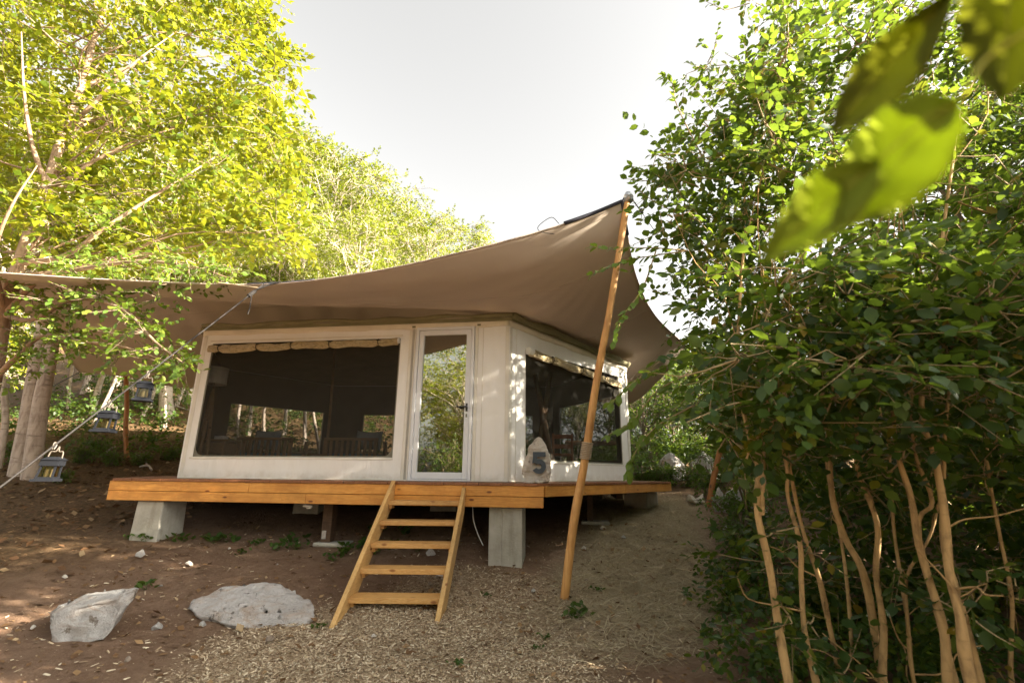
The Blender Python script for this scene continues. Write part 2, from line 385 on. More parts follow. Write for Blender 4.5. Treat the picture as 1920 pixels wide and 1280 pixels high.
M['chips'] = leaf_mat('wood_chips', [(0, (.16, .095, .055)), (.3, (.40, .29, .18)), (.7, (.62, .49, .33)), (1, (.78, .67, .49))], .02, (.4, .3, .2), .85)
M['litter'] = leaf_mat('leaf_litter', [(0, (.11, .055, .025)), (.5, (.21, .115, .05)), (.85, (.32, .20, .095)), (1, (.42, .31, .18))], .1, (.3, .2, .1), .85)

def ground_mat():
    m, nt, b, out = nmat('forest_soil')
    geo = nt.nodes.new('ShaderNodeNewGeometry'); P = geo.outputs['Position']
    f = noise(nt, P, .9, 6, .62, .4); g = noise(nt, P, 7, 6, .7); fine = noise(nt, P, 60, 4, .7)
    c = ramp(nt, f, [(.3, (.165, .102, .066)), (.5, (.25, .16, .105)), (.72, (.35, .24, .165))])
    c = mixc(nt, ramp(nt, g, [(.42, (0, 0, 0)), (.62, (.8, .8, .8))]), c, (.19, .115, .072))
    c = mixc(nt, ramp(nt, fine, [(.58, (0, 0, 0)), (.70, (.75, .75, .75))]), c, (.36, .265, .18))
    att = nt.nodes.new('ShaderNodeVertexColor'); att.layer_name = 'zones'
    sp = nt.nodes.new('ShaderNodeSeparateColor'); nt.links.new(att.outputs[0], sp.inputs[0])
    vo = nt.nodes.new('ShaderNodeTexVoronoi'); vo.inputs['Scale'].default_value = 55; nt.links.new(P, vo.inputs['Vector'])
    chip = ramp(nt, vo.outputs['Color'], [(.1, (.26, .18, .11)), (.5, (.44, .33, .21)), (.9, (.58, .46, .31))])
    c = mixc(nt, sp.outputs[0], c, chip)
    mpn = nt.nodes.new('ShaderNodeMapping'); mpn.inputs['Scale'].default_value = (30, 9, 20); mpn.inputs['Rotation'].default_value = (0, 0, .8); nt.links.new(P, mpn.inputs[0])
    hay = ramp(nt, noise(nt, mpn.outputs[0], 2, 5, .65, .7), [(.3, (.29, .225, .14)), (.5, (.46, .375, .245)), (.7, (.58, .49, .33))])
    c = mixc(nt, sp.outputs[1], c, hay)
    lit = ramp(nt, noise(nt, P, 16, 5, .7), [(.3, (.05, .04, .018)), (.5, (.13, .08, .04)), (.7, (.22, .14, .07))])
    c = mixc(nt, sp.outputs[2], c, lit)
    nt.links.new(c, b.inputs['Base Color']); b.inputs['Roughness'].default_value = .95; b.inputs['Specular IOR Level'].default_value = .15
    h = noise(nt, P, 26, 8, .72); bump(nt, b, h, 1.0, .05); return m
M['ground'] = ground_mat()

# ------------------------------------------------------------------ the ground
def chip_zone(x, y):
    q = pix_arr(np.stack([x, y, ground_z(x, y)], -1)) if False else None
    w = np.sin(3.1*x+1.2*y)*.22+np.sin(5.7*y-2.2*x)*.14
    d = ((x+.75+.1*w)/(1.45))**2 + ((y-3.75)/(1.6))**2
    z = sstep(1.55, .35, d+w*.8)
    d2 = ((x+.2)/1.2)**2 + ((y-5.2)/.9)**2
    return np.clip(np.maximum(z, .55*sstep(1.1, .4, d2+w*.6)), 0, 1)
def hay_zone(x, y):
    w = np.sin(2.3*x-1.7*y)*.25+np.sin(4.9*y+1.2*x)*.15
    cx = .75+.30*(y-3.5); d = np.abs(x-cx-.25*w)/(.75+.05*y)
    return sstep(1.1, .35, d+w*.3)*sstep(3.9, 5.0, y+w)*sstep(11, 8.2, y)
def litter_zone(x, y):
    w = np.sin(1.3*x+.7*y)*.6+np.sin(2.9*y-1.1*x)*.4
    return np.clip(np.maximum(sstep(-4.2, -6.2, x+w*.5)*sstep(4.0, 6.5, y+w*.4), sstep(9.5, 12, y+w)), 0, 1)
def grid_lines(lo, hi, c, fine, coarse):
    out = [c]; s = fine; v = c
    while v < hi: v += s; s = min(coarse, s*1.045); out.append(v)
    s = fine; v = c
    while v > lo: v -= s; s = min(coarse, s*1.045); out.insert(0, v)
    return np.array(out)
def build_ground():
    gx = grid_lines(-120, 120, -.4, .07, 6); gy = grid_lines(-60, 160, 4.4, .07, 6)
    X, Y = np.meshgrid(gx, gy); Z = ground_z(X, Y)
    near = (np.abs(X+.5) < 5) & (Y < 9) & (Y > 1)
    jit = np.array([mnoise.noise((float(a)*6, float(b)*6, 0)) if n else 0 for a, b, n in zip(X.ravel(), Y.ravel(), near.ravel())]).reshape(X.shape)
    Z = Z + .016*jit
    V = np.stack([X.ravel(), Y.ravel(), Z.ravel()], 1); nx = len(gx)
    i, j = np.meshgrid(np.arange(nx-1), np.arange(len(gy)-1)); a = (j*nx+i).ravel()
    Fq = np.stack([a, a+1, a+nx+1, a+nx], 1)
    me = mesh_np('ground', V, Fq); me.materials.append(M['ground'])
    ca = me.color_attributes.new('zones', 'FLOAT_COLOR', 'POINT')
    x, y = V[:, 0], V[:, 1]
    C4 = np.stack([chip_zone(x, y), hay_zone(x, y)*.9, litter_zone(x, y), np.ones_like(x)], 1)
    ca.data.foreach_set('color', C4.astype(np.float32).ravel())
    me.polygons.foreach_set('use_smooth', [True]*len(me.polygons))
    o = bpy.data.objects.new('ground', me); col.objects.link(o); o['kind'] = 'structure'
build_ground()

# ------------------------------------------------------------------ deck
ZD = 1.19
NRM = np.array([-FRONT[1], FRONT[0], 0])           # from the front edge back under the tent
dL = np.array([-5.32, 6.65, ZD]); dC = np.array([.39, 5.85, ZD]); LF = np.linalg.norm(dC-dL); dL = dC-FRONT*LF
su_, sv_ = float(SIDE@FRONT), float(SIDE@NRM)      # side direction in the deck frame
LS = 3.5
A_, B_ = LS*su_, LS*sv_                             # side leg, half depth
def dk(u, v, z=0.0): return dL + FRONT*u + NRM*v + np.array([0, 0, z])
HEX = [(0, 0), (LF, 0), (LF+A_, B_), (LF, 2*B_), (0, 2*B_), (-A_, B_)]
def vrange(u):
    if u < 0: t = B_*(-u)/A_; return t, 2*B_-t
    if u > LF: t = B_*(u-LF)/A_; return t, 2*B_-t
    return 0, 2*B_
deck = empty('wooden_deck', (*dk(LF/2, 0)[:2], ZD-.28), 'raised six-sided pine deck with orange stained edge boards under the tent', 'deck')
random.seed(4)
u = -A_+.02
while u < LF+A_-.02:
    w = .141; u1 = min(u+w-.005, LF+A_-.01)
    ov = .014
    a0, b0 = vrange(u); a1, b1 = vrange(u1); dz = random.uniform(-.0015, .0015); o0 = random.uniform(-.006, .006)
    V = []
    for z in (-.028, 0):
        for (uu, vv) in ((u, a0-ov+o0), (u1, a1-ov+o0), (u1, b1+ov), (u, b0+ov)): V.append(dk(uu, vv, z+dz))
    part('deck_board', np.array(V), BOXF, M['deckboard'], deck)
    u += w
def fascia(p, q, z0, z1, mat, thick=.026):
    d = q-p; d2 = d/np.linalg.norm(d); n = np.array([d2[1], -d2[0], 0])
    V, F = box(p+np.array([0, 0, z0]), d, -n*thick, (0, 0, z1-z0))
    return bbox_part('edge_board', V, F, mat, deck, .004)
def seg(p, q, cuts, z0, z1, mat):
    L = np.linalg.norm(q-p); d = (q-p)/L; c = [0]+cuts+[L]
    for a, b in zip(c[:-1], c[1:]): fascia(p+d*(a+.0015), p+d*(b-.0015), z0, z1, mat)
def s_at(px):
    P = on_plane(px, 915, dL, NRM); return float((P-dL)@FRONT)
seg(dk(0, 0), dk(LF, 0), [s_at(466), s_at(868)], -.152, -.031, M['fascia'])
seg(dk(0, 0, 0), dk(LF-.006, 0), [s_at(575)], -.274, -.157, M['fascia'])
seg(dk(LF, 0)+SIDE*.03, dk(LF+A_, B_), [1.9], -.152, -.031, M['fascia_side'])
seg(dk(LF+A_, B_), dk(LF, 2*B_), [], -.152, -.031, M['fascia_side'])
seg(dk(0, 2*B_), dk(-A_, B_), [], -.152, -.031, M['fascia_side'])
seg(dk(-A_, B_), dk(0, 0)-FRONT*.001, [], -.152, -.031, M['fascia_side'])
for k in range(11):                                   # joists and beams below the boards
    v = .12+k*(2*B_-.24)/10; t = A_*(1-abs(v-B_)/B_)-.1
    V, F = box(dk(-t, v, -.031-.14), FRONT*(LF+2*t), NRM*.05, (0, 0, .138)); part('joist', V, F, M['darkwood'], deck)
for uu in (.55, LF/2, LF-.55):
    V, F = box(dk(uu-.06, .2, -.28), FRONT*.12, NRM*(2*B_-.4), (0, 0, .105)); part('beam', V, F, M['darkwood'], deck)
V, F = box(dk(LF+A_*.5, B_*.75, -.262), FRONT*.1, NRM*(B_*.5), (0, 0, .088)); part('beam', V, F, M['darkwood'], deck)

def pier(c, w, d, ztop, taper, label, rot=None, seam=False):
    ax = FRONT if rot is None else rot; ay = np.array([-ax[1], ax[0], 0])
    zb = gz(c[0], c[1])-.15; H = ztop-zb; V = []
    for k, z in ((taper, zb), (1.0, ztop)):
        for sx, sy in ((-1, -1), (1, -1), (1, 1), (-1, 1)): V.append(np.array([c[0], c[1], z])+ax*sx*w/2*k+ay*sy*d/2*k)
    r = empty('concrete_pier', (c[0], c[1], zb), label, 'pier', 'concrete piers under the deck')
    VV, FF = bevelled(np.array(V), BOXF, .012, 2); part('block', VV, FF, M['concrete'], r)
    if seam:
        s0 = np.array([c[0], c[1], zb])-ax*w*.1-ay*(d/2+.012)
        V, F = box(s0, ax*(w*.6), ay*.014, (0, 0, H-.004)); VV, FF = bevelled(V, F, .005); part('cast_rib', VV, FF, M['concrete'], r)
P = at(292, 1012, 6.82); pier(P, .38, .40, ZD-.281, 1.07, 'broad tapered concrete pier at the deck corner below the big window')
P = at(951, 1055, 6.2); pier(P, .40, .36, ZD-.281, 1.0, 'square concrete pier with cast rib beside the stairs', None, True)
P = at(1203, 955, 8.75); pier(P, .42, .42, ZD-.18, 1.02, 'stubby concrete pier under the far side edge of the deck', SIDE)
for (px, py, D, l) in ((582, 985, 8.2, 'concrete pier deep in the dark behind the bracketed timber post'), (835, 985, 8.4, 'concrete pier deep in the dark behind the stairs')):
    P = at(px, py, D); pier(P, .42, .4, ZD-.281, 1.05, l)
def post(c, w, ztop, label, bracket):
    zb = gz(c[0], c[1])
    r = empty('timber_post', (c[0], c[1], zb), label, 'post', 'timber posts under the deck')
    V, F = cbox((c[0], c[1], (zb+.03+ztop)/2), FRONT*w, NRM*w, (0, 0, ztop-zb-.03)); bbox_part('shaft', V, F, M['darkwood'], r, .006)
    V, F = cbox((c[0]+.08, c[1]+.02, zb+.005), FRONT*.42, NRM*.32, (0, 0, .05)); bbox_part('footing_slab', V, F, M['concrete'], r, .015)
    if bracket:
        V, F = cbox(np.array([c[0], c[1], zb+.12])-NRM*(w/2+.004)-FRONT*.02, FRONT*.055, NRM*.006, (0, 0, .10)); part('bracket', V, F, M['galv'], r)
P = at(612, 1030, 6.65); post(P, .13, ZD-.281, 'dark timber post with white bracket on a slab left of the stairs', True)
P = at(1107, 985, 7.7); post(P, .09, ZD-.18, 'thin dark timber post under the side edge of the deck', False)
P = at(577, 948, 6.42)
clip = MB(); V, F = cbox(P, FRONT*.13, NRM*.03, (0, 0, .03)); V, F = bevelled(V, F, .008); clip.add(V, F)
V, F = cbox(P+np.array([.02, -.004, -.02]), FRONT*.07, NRM*.03, (0, 0, .025)); V, F = bevelled(V, F, .008); clip.add(V, F)
tag(clip.build('cable_clip', M['white']), 'small white cable clip under the deck edge boards', 'clip')
cb = crom([at(886, 944, 6.3), at(888, 975, 6.3), at(897, 1003, 6.3), at(906, 1022, 6.28)], 5)
V, F = tube(cb, .006, 6); tag(part('hanging_cable', V, F, M['white'], None, True), 'thin white cable dangling below the deck by the stairs', 'cable')

# ------------------------------------------------------------------ stairs
tr_y = [(728.7, 862.5, 938.4), (712, 855.3, 976.2), (695, 846, 1019.7), (675.6, 836.6, 1067.5), (653.7, 825.6, 1119)]
W_ = .83
st_base = np.array([-1.05, 4.6, 0.0])
stairs = empty('wooden_stairs', (-1.05, 4.6, gz(-1.05, 4.6)), 'pale raw pine open stairs of five treads leading up to the deck', 'stairs')
tops = []
for (x0, x1, y) in tr_y:
    zc = FPX*W_/(x1-x0)
    a = CAM + ray(x0, y)*zc; b = CAM + ray(x1, y)*zc; tops.append((a, b))
# regular treads: fit lines through the measured ones
a_m = np.array([t[0] for t in tops]); b_m = np.array([t[1] for t in tops]); k = np.arange(5)
fit = lambda q: np.stack([np.polyval(np.polyfit(k, q[:, c], 1), k) for c in range(3)], 1)
a_f, b_f = fit(a_m), fit(b_m)
mz = (a_f[:, 2]+b_f[:, 2])/2
stepv = (a_f[4]-a_f[0]+b_f[4]-b_f[0])/8
hd = (a_f+b_f)/2; across = (b_f-a_f).mean(0); across[2] = 0; across /= np.linalg.norm(across)
run = -stepv.copy(); run[2] = 0; run /= np.linalg.norm(run); run = run - across*np.dot(run, across); run /= np.linalg.norm(run)
mid0, mid4 = hd[0], hd[4]
TD = .215
for i in range(5):
    c = hd[i]; 
    V, F = box(c-across*W_/2-np.array([0, 0, .048]), across*W_, run*TD, (0, 0, .048)); bbox_part('tread', V, F, M['stair'], stairs, .005, 2)
    for s in (-1, 1):
        V, F = box(c+across*(s*(W_/2-.018)-.016)-np.array([0, 0, .088])+run*.05, across*.032, run*.13, (0, 0, .0385)); part('cleat', V, F, M['stair'], stairs)
slope = (mid0-mid4)/4; sl = slope/np.linalg.norm(slope)
nup = np.cross(across, sl); nup /= np.linalg.norm(nup)
if nup[2] < 0: nup = -nup
for s in (-1, 1):
    e = across*s*(W_/2+.022)
    low_mid = mid4+e; 
    dpt = .085
    # the board: front edge line a bit proud of the tread noses, cut level at the foot and plumb at the top
    fa = low_mid + nup*.045; 
    tf = (gz(fa[0]-.0, fa[1]-.25)-.01-fa[2])/sl[2]; p_foot = fa+sl*tf
    ztop = ZD+.012; p_top = fa+sl*((ztop-fa[2])/sl[2])
    # limit the plumb cut to the deck face
    back = -nup*.215
    pf2 = p_foot+back; pf2 = pf2+sl*((p_foot[2]-pf2[2])/sl[2])
    face = float((dk(0, 0)-NRM*.004)@NRM)
    q_top = p_top.copy()
    ft = (face-float(p_top@NRM)); 
    top2 = p_top+back; 
    t2 = (face-float(top2@NRM))/float(sl@NRM); top2 = top2+sl*t2
    top3 = np.array([*(p_top[:2]), ztop]); 
    dn = (face-float(top3@NRM))/float(run@NRM); top3b = top3+run*dn
    th = across*.044
    poly = [p_foot, pf2, top2, top3b, top3] if dn > 0.004 else [p_foot, pf2, top2, p_top+sl*((face-float(p_top@NRM))/float(sl@NRM))]
    V = [p-th/2 for p in poly]+[p+th/2 for p in poly]; n = len(poly)
    Fq = [tuple(range(n)), tuple(range(2*n-1, n-1, -1))]+[(i, i+n, (i+1) % n+n, (i+1) % n) for i in range(n)]
    bbox_part('stringer', np.array(V), Fq, M['stringer'], stairs, .004)

# ------------------------------------------------------------------ tent
p0 = dC+NRM*.52
cF = p0 - FRONT*.50                                    # front/right corner of the tent
ZT = 3.40
LW = 4.75
lF = cF-FRONT*LW
sideN = np.array([SIDE[1], -SIDE[0], 0])               # outward
LSW = 3.32
rV = cF+SIDE*LSW
SIDE_L = -su_*FRONT+sv_*NRM                            # left leg going back
lV = lF+SIDE_L*2.75
bF = rV+(-su_*FRONT+sv_*NRM)*2.7
bL = lV+SIDE*2.7
bL = lV + (su_*FRONT+sv_*NRM)*2.6
tent = empty('safari_tent', (*(((cF+lF)/2+NRM*2.4)[:2]), ZD), 'cream canvas lodge tent with dark mesh windows and a glass door', 'tent')
def wall(name, p, q, z0, zt0, zt1, holes, mat, off=0.0, thick=.02, nx=1):
    """canvas wall from p to q with rectangular holes (s0,s1,z0,z1); top may slope"""
    d = q-p; L = np.linalg.norm(d[:2]); d = d/L; n = np.array([d[1], -d[0], 0])
    S = sorted(set([0, L]+[h[i] for h in holes for i in (0, 1)])); Zs = sorted(set([z0]+[h[i] for h in holes for i in (2, 3)]+[9.0]))
    mb = MB(); cache = {}
    def vid(s, z):
        zz = z if z < 9 else zt0+(zt1-zt0)*s/L
        k = (round(s, 4), z)
        if k not in cache: cache[k] = len(mb.V); mb.V.append(tuple(np.array([p[0]+d[0]*s, p[1]+d[1]*s, zz])+n*off))
        return cache[k]
    for a, b in zip(S[:-1], S[1:]):
        for c, e in zip(Zs[:-1], Zs[1:]):
            if any(h[0]-1e-6 <= a and b <= h[1]+1e-6 and h[2]-1e-6 <= c and e <= h[3]+1e-6 for h in holes): continue
            mb.F.append((vid(a, c), vid(b, c), vid(b, e), vid(a, e)))
    o = mb.build(name, mat, tent)
    m = o.modifiers.new('thickness', 'SOLIDIFY'); m.thickness = thick; m.offset = -1; return o
def fr(s, z, off=0.0): return lF+FRONT*s-NRM*off+np.array([0, 0, z-ZD])
def sd(s, z, off=0.0): return cF+SIDE*s+sideN*off+np.array([0, 0, z-ZD])
s_of = lambda px, py: float((on_plane(px, py, lF, NRM)-lF)@FRONT)
FW = (.18, 3.17, 1.49, 3.16)                            # front window
d0, d1 = s_of(773, 760), s_of(887, 760); DZ = 3.305
SW = (.34, 3.02, 1.47, 3.03)
front = wall('front_wall', lF, cF, ZD+.003, ZT, ZT, [FW, (d0, d1, ZD+.003, DZ)], M['canvas'])
sidew = wall('side_wall', cF, rV, ZD+.003, ZT, ZT-.10, [SW], M['canvas'])
brw = wall('side_wall', rV, bF, ZD+.003, ZT-.1, ZT-.1, [(.35, 2.4, 1.55, 2.75)], M['canvas'])
bkw = wall('rear_wall', bF, bL, ZD+.003, ZT-.1, ZT-.1, [(.5, 1.95, 1.5, 2.6), (2.2, 3.5, 1.5, 2.6), (3.6, 4.5, 1.5, 2.6)], M['canvas'])
blw = wall('side_wall', bL, lV, ZD+.003, ZT-.1, ZT-.1, [(.3, 2.3, 1.55, 2.62)], M['canvas'])
llw = wall('side_wall', lV, lF, ZD+.003, ZT-.1, ZT, [], M['canvas'])
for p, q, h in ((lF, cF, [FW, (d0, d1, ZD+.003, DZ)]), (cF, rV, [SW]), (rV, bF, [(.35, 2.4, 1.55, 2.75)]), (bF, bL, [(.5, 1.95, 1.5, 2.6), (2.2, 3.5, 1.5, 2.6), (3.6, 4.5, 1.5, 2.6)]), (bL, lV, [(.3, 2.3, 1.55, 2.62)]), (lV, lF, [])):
    wall('dim_inner_layer', p, q, ZD+.004, ZT-.11, ZT-.11, h, M['dim_inner_layer'], -.035, .01)  # added inner layer, coloured dark to imitate the dim interior
# roof: olive fly over the walls
apex = (lF+rV)/2; apex = (cF+lF)/2+NRM*2.5+np.array([.2, 0, 0]); 
ring = [lF, cF, rV, bF, bL, lV]; ev = []
cen = sum(ring)/6
for p in ring:
    o = (p-cen); o[2] = 0; o /= np.linalg.norm(o); zt = ZT if p is lF or p is cF else ZT-.1
    ev.append(np.array([p[0], p[1], zt+.012])+o*.05)
top = np.array([cen[0], cen[1], ZT+.62])
V = ev+[e-np.array([0, 0, .05]) for e in ev]+[top]
F = [(i, (i+1) % 6, 12) for i in range(6)]+[(i+6, (i+1) % 6+6, (i+1) % 6, i) for i in range(6)]
roof = part('roof', np.array(V), F, M['olive'], tent); md = roof.modifiers.new('thickness', 'SOLIDIFY'); md.thickness = .012
# valance band and eave roll along the visible walls
def band(name, fn, L, z_top, z_bot, off, mat, slope=0, wav=.004, n=60, bulge=.012):
    mb = MB(); rng = np.random.RandomState(int(L*100))
    ph = rng.rand(4)*6
    for i in range(n+1):
        s = L*i/n; w = wav*(math.sin(7*s+ph[0])+.6*math.sin(17*s+ph[1])); dz = slope*s/L
        for j, (t, bo) in enumerate(((0, 0), (.33, 1), (.66, .8), (1, .25))):
            mb.V.append(tuple(fn(s, z_top+dz+(z_bot-z_top)*t+w*(t*1.5), off+bulge*bo+w*.6)))
    for i in range(n):
        for j in range(3): a = i*4+j; mb.F.append((a, a+1, a+5, a+4))
    o = mb.build(name, mat, tent, True); m = o.modifiers.new('thickness', 'SOLIDIFY'); m.thickness = .006; return o
band('valance', fr, LW, ZT-.005, ZT-.115, .004, M['valance'])
band('valance', sd, LSW, ZT-.005, ZT-.125, .004, M['valance'], -.10)
def eave(fn, L, slope, r=.045, z=ZT+.035, seed=0):
    rng = np.random.RandomState(seed); P = []; R_ = []
    for i in range(41):
        s = L*i/40; P.append(fn(s, z+slope*s/L+.02*math.sin(5*s+seed)*math.sin(2.1*s), .05)); R_.append(r*(1+.35*math.sin(6.3*s+seed)*math.sin(2.7*s)))
    V, F = tube(P, R_, 8); part('eave_roll', V, F, M['olive'], tent, True)
eave(fr, LW+.05, .0, .03, seed=1); eave(sd, LSW, -.13, .055, seed=3)
# seams, corner strips, hem strips
def strip(fn, s0, s1, z0, z1, mat='canvas_seam', off=.003, th=.006, name='seam_strip'):
    a = fn(s0, z0, off); b = fn(s1, z0, off); n = fn(s0, z0, off+1)-a
    V, F = box(a, b-a, n*th, (0, 0, z1-z0)); return bbox_part(name, V, F, M[mat], tent, .002)
strip(fr, .03, .085, ZD+.01, ZT-.12); strip(fr, 3.30, 3.38, ZD+.01, ZT-.12); strip(fr, d0-.06, d0-.008, ZD+.01, DZ)
strip(fr, d1+.008, d1+.05, ZD+.01, DZ); strip(fr, d1+.115, d1+.124, ZD+.01, DZ-.02); strip(fr, LW-.055, LW-.005, ZD+.01, ZT-.12)
strip(sd, .0, .05, ZD+.01, ZT-.12); strip(sd, .13, .14, ZD+.01, ZT-.13); strip(sd, LSW-.10, LSW-.02, ZD+.01, ZT-.24)
strip(fr, FW[0]-.03, FW[1]+.03, 3.185, 3.21); strip(fr, FW[0]-.04, FW[1]+.01, FW[2]-.03, FW[2]-.004)
strip(fr, .02, LW, ZD+.004, ZD+.02, 'canvas_seam', .004, .01, 'hem')
strip(sd, .02, LSW-.02, ZD+.004, ZD+.02, 'canvas_seam', .004, .01, 'hem')
strip(sd, SW[0]-.012, SW[0]-.002, SW[2]-.03, SW[3]); strip(sd, SW[0], SW[1]+.02, SW[2]-.03, SW[2]-.004)
strip(fr, d0-.07, d0-.02, DZ+.0, DZ+.028, 'olive', .01, .006, 'velcro_tab'); strip(fr, d1+.03, d1+.08, DZ+.0, DZ+.028, 'olive', .01, .006, 'velcro_tab')
# windows: screen with rounded lower corners in a grey border, rolled blind with straps
def window(fn, w, name='window', roll=True, corner=.12):
    s0, s1, z0, z1 = w
    fr_ = MB(); a = fn(s0, z0, -.012); 
    # border: outer rectangle minus rounded rect
    def rr(t, k):
        n = 8; pts = []
        for cx, cz, a0 in ((s1-t-k, z0+t+k, -90), (s0+t+k, z0+t+k, 180)):
            rng = range(n+1)
            for i in rng:
                th = math.radians(a0+90*(i/n)) if a0 == -90 else math.radians(a0+90*(i/n))
                pts.append((cx+k*math.cos(th), cz+k*math.sin(th), a0))
        return pts
    k = corner; t = .02; n = 8
    inner = []                                           # from top right, down the right side, along the sill, up the left side
    inner.append((s1-t, z1))
    for i in range(n+1): th = math.radians(0-90*i/n); inner.append((s1-t-k+k*math.cos(th), z0+t+k+k*math.sin(th)))
    for i in range(n+1): th = math.radians(-90-90*i/n); inner.append((s0+t+k+k*math.cos(th), z0+t+k+k*math.sin(th)))
    inner.append((s0+t, z1))
    outer = []
    for i, (s, z) in enumerate(inner):
        if i == 0: outer.append((s1, z1))
        elif i == len(inner)-1: outer.append((s0, z1))
        else:
            if s > (s0+s1)/2: outer.append((s1, max(z0, z)) if i <= 1+n//2 and i < 1+n//2 else ((s1, z0) if i == 1+n//2 else (s, z0)))
            else: outer.append((s, z0) if i < 2+n+n//2 else ((s0, z0) if i == 2+n+n//2 else (s0, z)))
    mb = MB(); m_ = len(inner)
    for q in inner: mb.V.append(tuple(fn(q[0], q[1], -.010)))
    for q in outer: mb.V.append(tuple(fn(q[0], q[1], -.010)))
    for i in range(m_-1): mb.F.append((i, i+1, m_+i+1, m_+i))
    win = mb.build(name, M['olive_grey'], tent)
    md = win.modifiers.new('thickness', 'SOLIDIFY'); md.thickness = .006
    V = [fn(q[0], q[1], -.014) for q in ((s0, z0), (s1, z0), (s1, z1), (s0, z1))]
    part('mesh_screen', np.array(V), [(0, 1, 2, 3)], M['screen'], win)
    return win
M['olive_grey'] = simple('screen_border', (.17, .16, .12), .8)
w1 = window(fr, FW); w2 = window(sd, SW, corner=.04)
def blind(fn, s0, s1, z, parent, slope, straps, r=.04, seed=1):
    rng = np.random.RandomState(seed); n = 130; P = []; m = 16; mb = MB()
    for i in range(n+1):
        s = s0+(s1-s0)*i/n; t = i/n
        pinch = 1-.38*max([math.exp(-((s-q)/.035)**2) for q in straps])
        sag = .012*math.sin(math.pi*((s-s0) % .75)/.75)
        zz = z+slope*t-sag
        q_ = min(straps, key=lambda q: abs(s-q)); ds = s-q_; fold = math.exp(-(ds/.16)**2)
        for j in range(m):
            th = 2*math.pi*j/m
            cr = mnoise.noise((s*2.2+seed, math.cos(th)*2.6, math.sin(th)*2.6))*.34+mnoise.noise((s*6, math.cos(th)*4+5, math.sin(th)*4))*.14
            cr += fold*.22*math.sin(6*th+ds*14)
            rr = r*pinch*(1+cr)
            hang = (.30 if math.sin(th) < -.3 else 0)*r*(1+mnoise.noise((s*3.1, 4, seed)))*(1-fold*.7)
            mb.V.append(tuple(fn(s, zz+rr*1.05*math.sin(th)-hang, .025+rr*.6*math.cos(th))))
    for i in range(n):
        for j in range(m): a = i*m+j; b = i*m+(j+1) % m; mb.F.append((a, b, b+m, a+m))
    mb.F.append(tuple(range(m))); mb.F.append(tuple(n*m+j for j in range(m)))
    o = mb.build('rolled_blind', M['vinyl'], parent, False)
    for q in straps:
        t = (q-s0)/(s1-s0); zz = z+slope*t; P = []
        for j in range(13): th = 2*math.pi*j/12; P.append(fn(q, zz+(r*.9)*math.sin(th), .03+(r*.72)*math.cos(th)))
        V, F = tube(P, .006, 5, False); part('strap', V, F, M['strap'], parent)
    return o
blind(fr, FW[0]-.03, FW[1]-.03, 3.075, w1, .035, [.33, .95, 1.5, 2.1, 2.85], .046, 1)
blind(sd, SW[0]+.06, SW[1], 3.0, w2, -.12, [.95, 1.75, 2.5], .05, 2)
V, F = tube([sd(.36, 3.0, .03), sd(.46, 2.998, .03)], .055, 14); part('roller_end', V, F, M['white'], w2)
V, F = tube([fr(FW[1]-.03, 3.115, .03), fr(FW[1]-.01, 3.115, .03)], .04, 12); part('roller_end', V, F, M['white'], w1)
# screens of the hidden windows
def other_win(p, q, hs_):
    d = (q-p)/np.linalg.norm(q-p)
    for (a, b, c, e) in hs_:
        V = [np.array([*(p+d*s)[:2], z]) for s, z in ((a, c), (b, c), (b, e), (a, e))]; part('mesh_screen', np.array(V), [(0, 1, 2, 3)], M['screen_thin'], tent)
M['screen_thin'] = screen_mat(); M['screen_thin'].node_tree.nodes['Mix Shader'].inputs[0].default_value = .42
other_win(rV, bF, [(.35, 2.4, 1.55, 2.75)]); other_win(bF, bL, [(.5, 1.95, 1.5, 2.6), (2.2, 3.5, 1.5, 2.6), (3.6, 4.5, 1.5, 2.6)]); other_win(bL, lV, [(.3, 2.3, 1.55, 2.62)])
# door
door = None
def dbar(name, s0, s1, z0, z1, off, th, mat, parent, bev=.004):
    a = fr(s0, z0, off); V, F = box(a, fr(s1, z0, off)-a, -NRM*th, (0, 0, z1-z0)); return bbox_part(name, V, F, mat, parent, bev)
fw = .042; e0, e1 = d0+.004, d1-.004; zb, zt_ = ZD+.004, DZ-.004
mb = MB()
for (a, b, c, d) in ((e0, e0+fw, zb, zt_), (e1-fw, e1, zb, zt_), (e0+fw, e1-fw, zt_-fw, zt_), (e0+fw, e1-fw, zb, zb+.022)):
    V, F = box(fr(a, c, -.05), fr(b, c)-fr(a, c), -NRM*.075, (0, 0, d-c)); V, F = bevelled(V, F, .003); mb.add(V, F)
door = mb.build('door_frame', M['alu'], tent)
lf0, lf1, lz0, lz1 = e0+fw+.004, e1-fw-.004, zb+.026, zt_-fw-.004; lw = .068
mb = MB()
for (a, b, c, d) in ((lf0, lf0+lw, lz0, lz1), (lf1-lw, lf1, lz0, lz1), (lf0+lw, lf1-lw, lz1-lw, lz1), (lf0+lw, lf1-lw, lz0, lz0+.085)):
    V, F = box(fr(a, c, -.04), fr(b, c)-fr(a, c), -NRM*.055, (0, 0, d-c)); V, F = bevelled(V, F, .004); mb.add(V, F)
leafd = mb.build('door', M['alu'], tent)
V, F = box(fr(lf0+lw-.006, lz0+.079, -.02), fr(lf1-lw+.006, 0)-fr(lf0+lw-.006, 0), -NRM*.008, (0, 0, lz1-lw+.006-lz0-.079)); part('pane', V, F, M['glass'], leafd)
hs_ = lf1-.034; hz_ = 2.155
V, F = box(fr(hs_-.014, hz_-.055, .016), FRONT*.028, -NRM*.008, (0, 0, .11)); bbox_part('handle_plate', V, F, M['blackplastic'], leafd, .003)
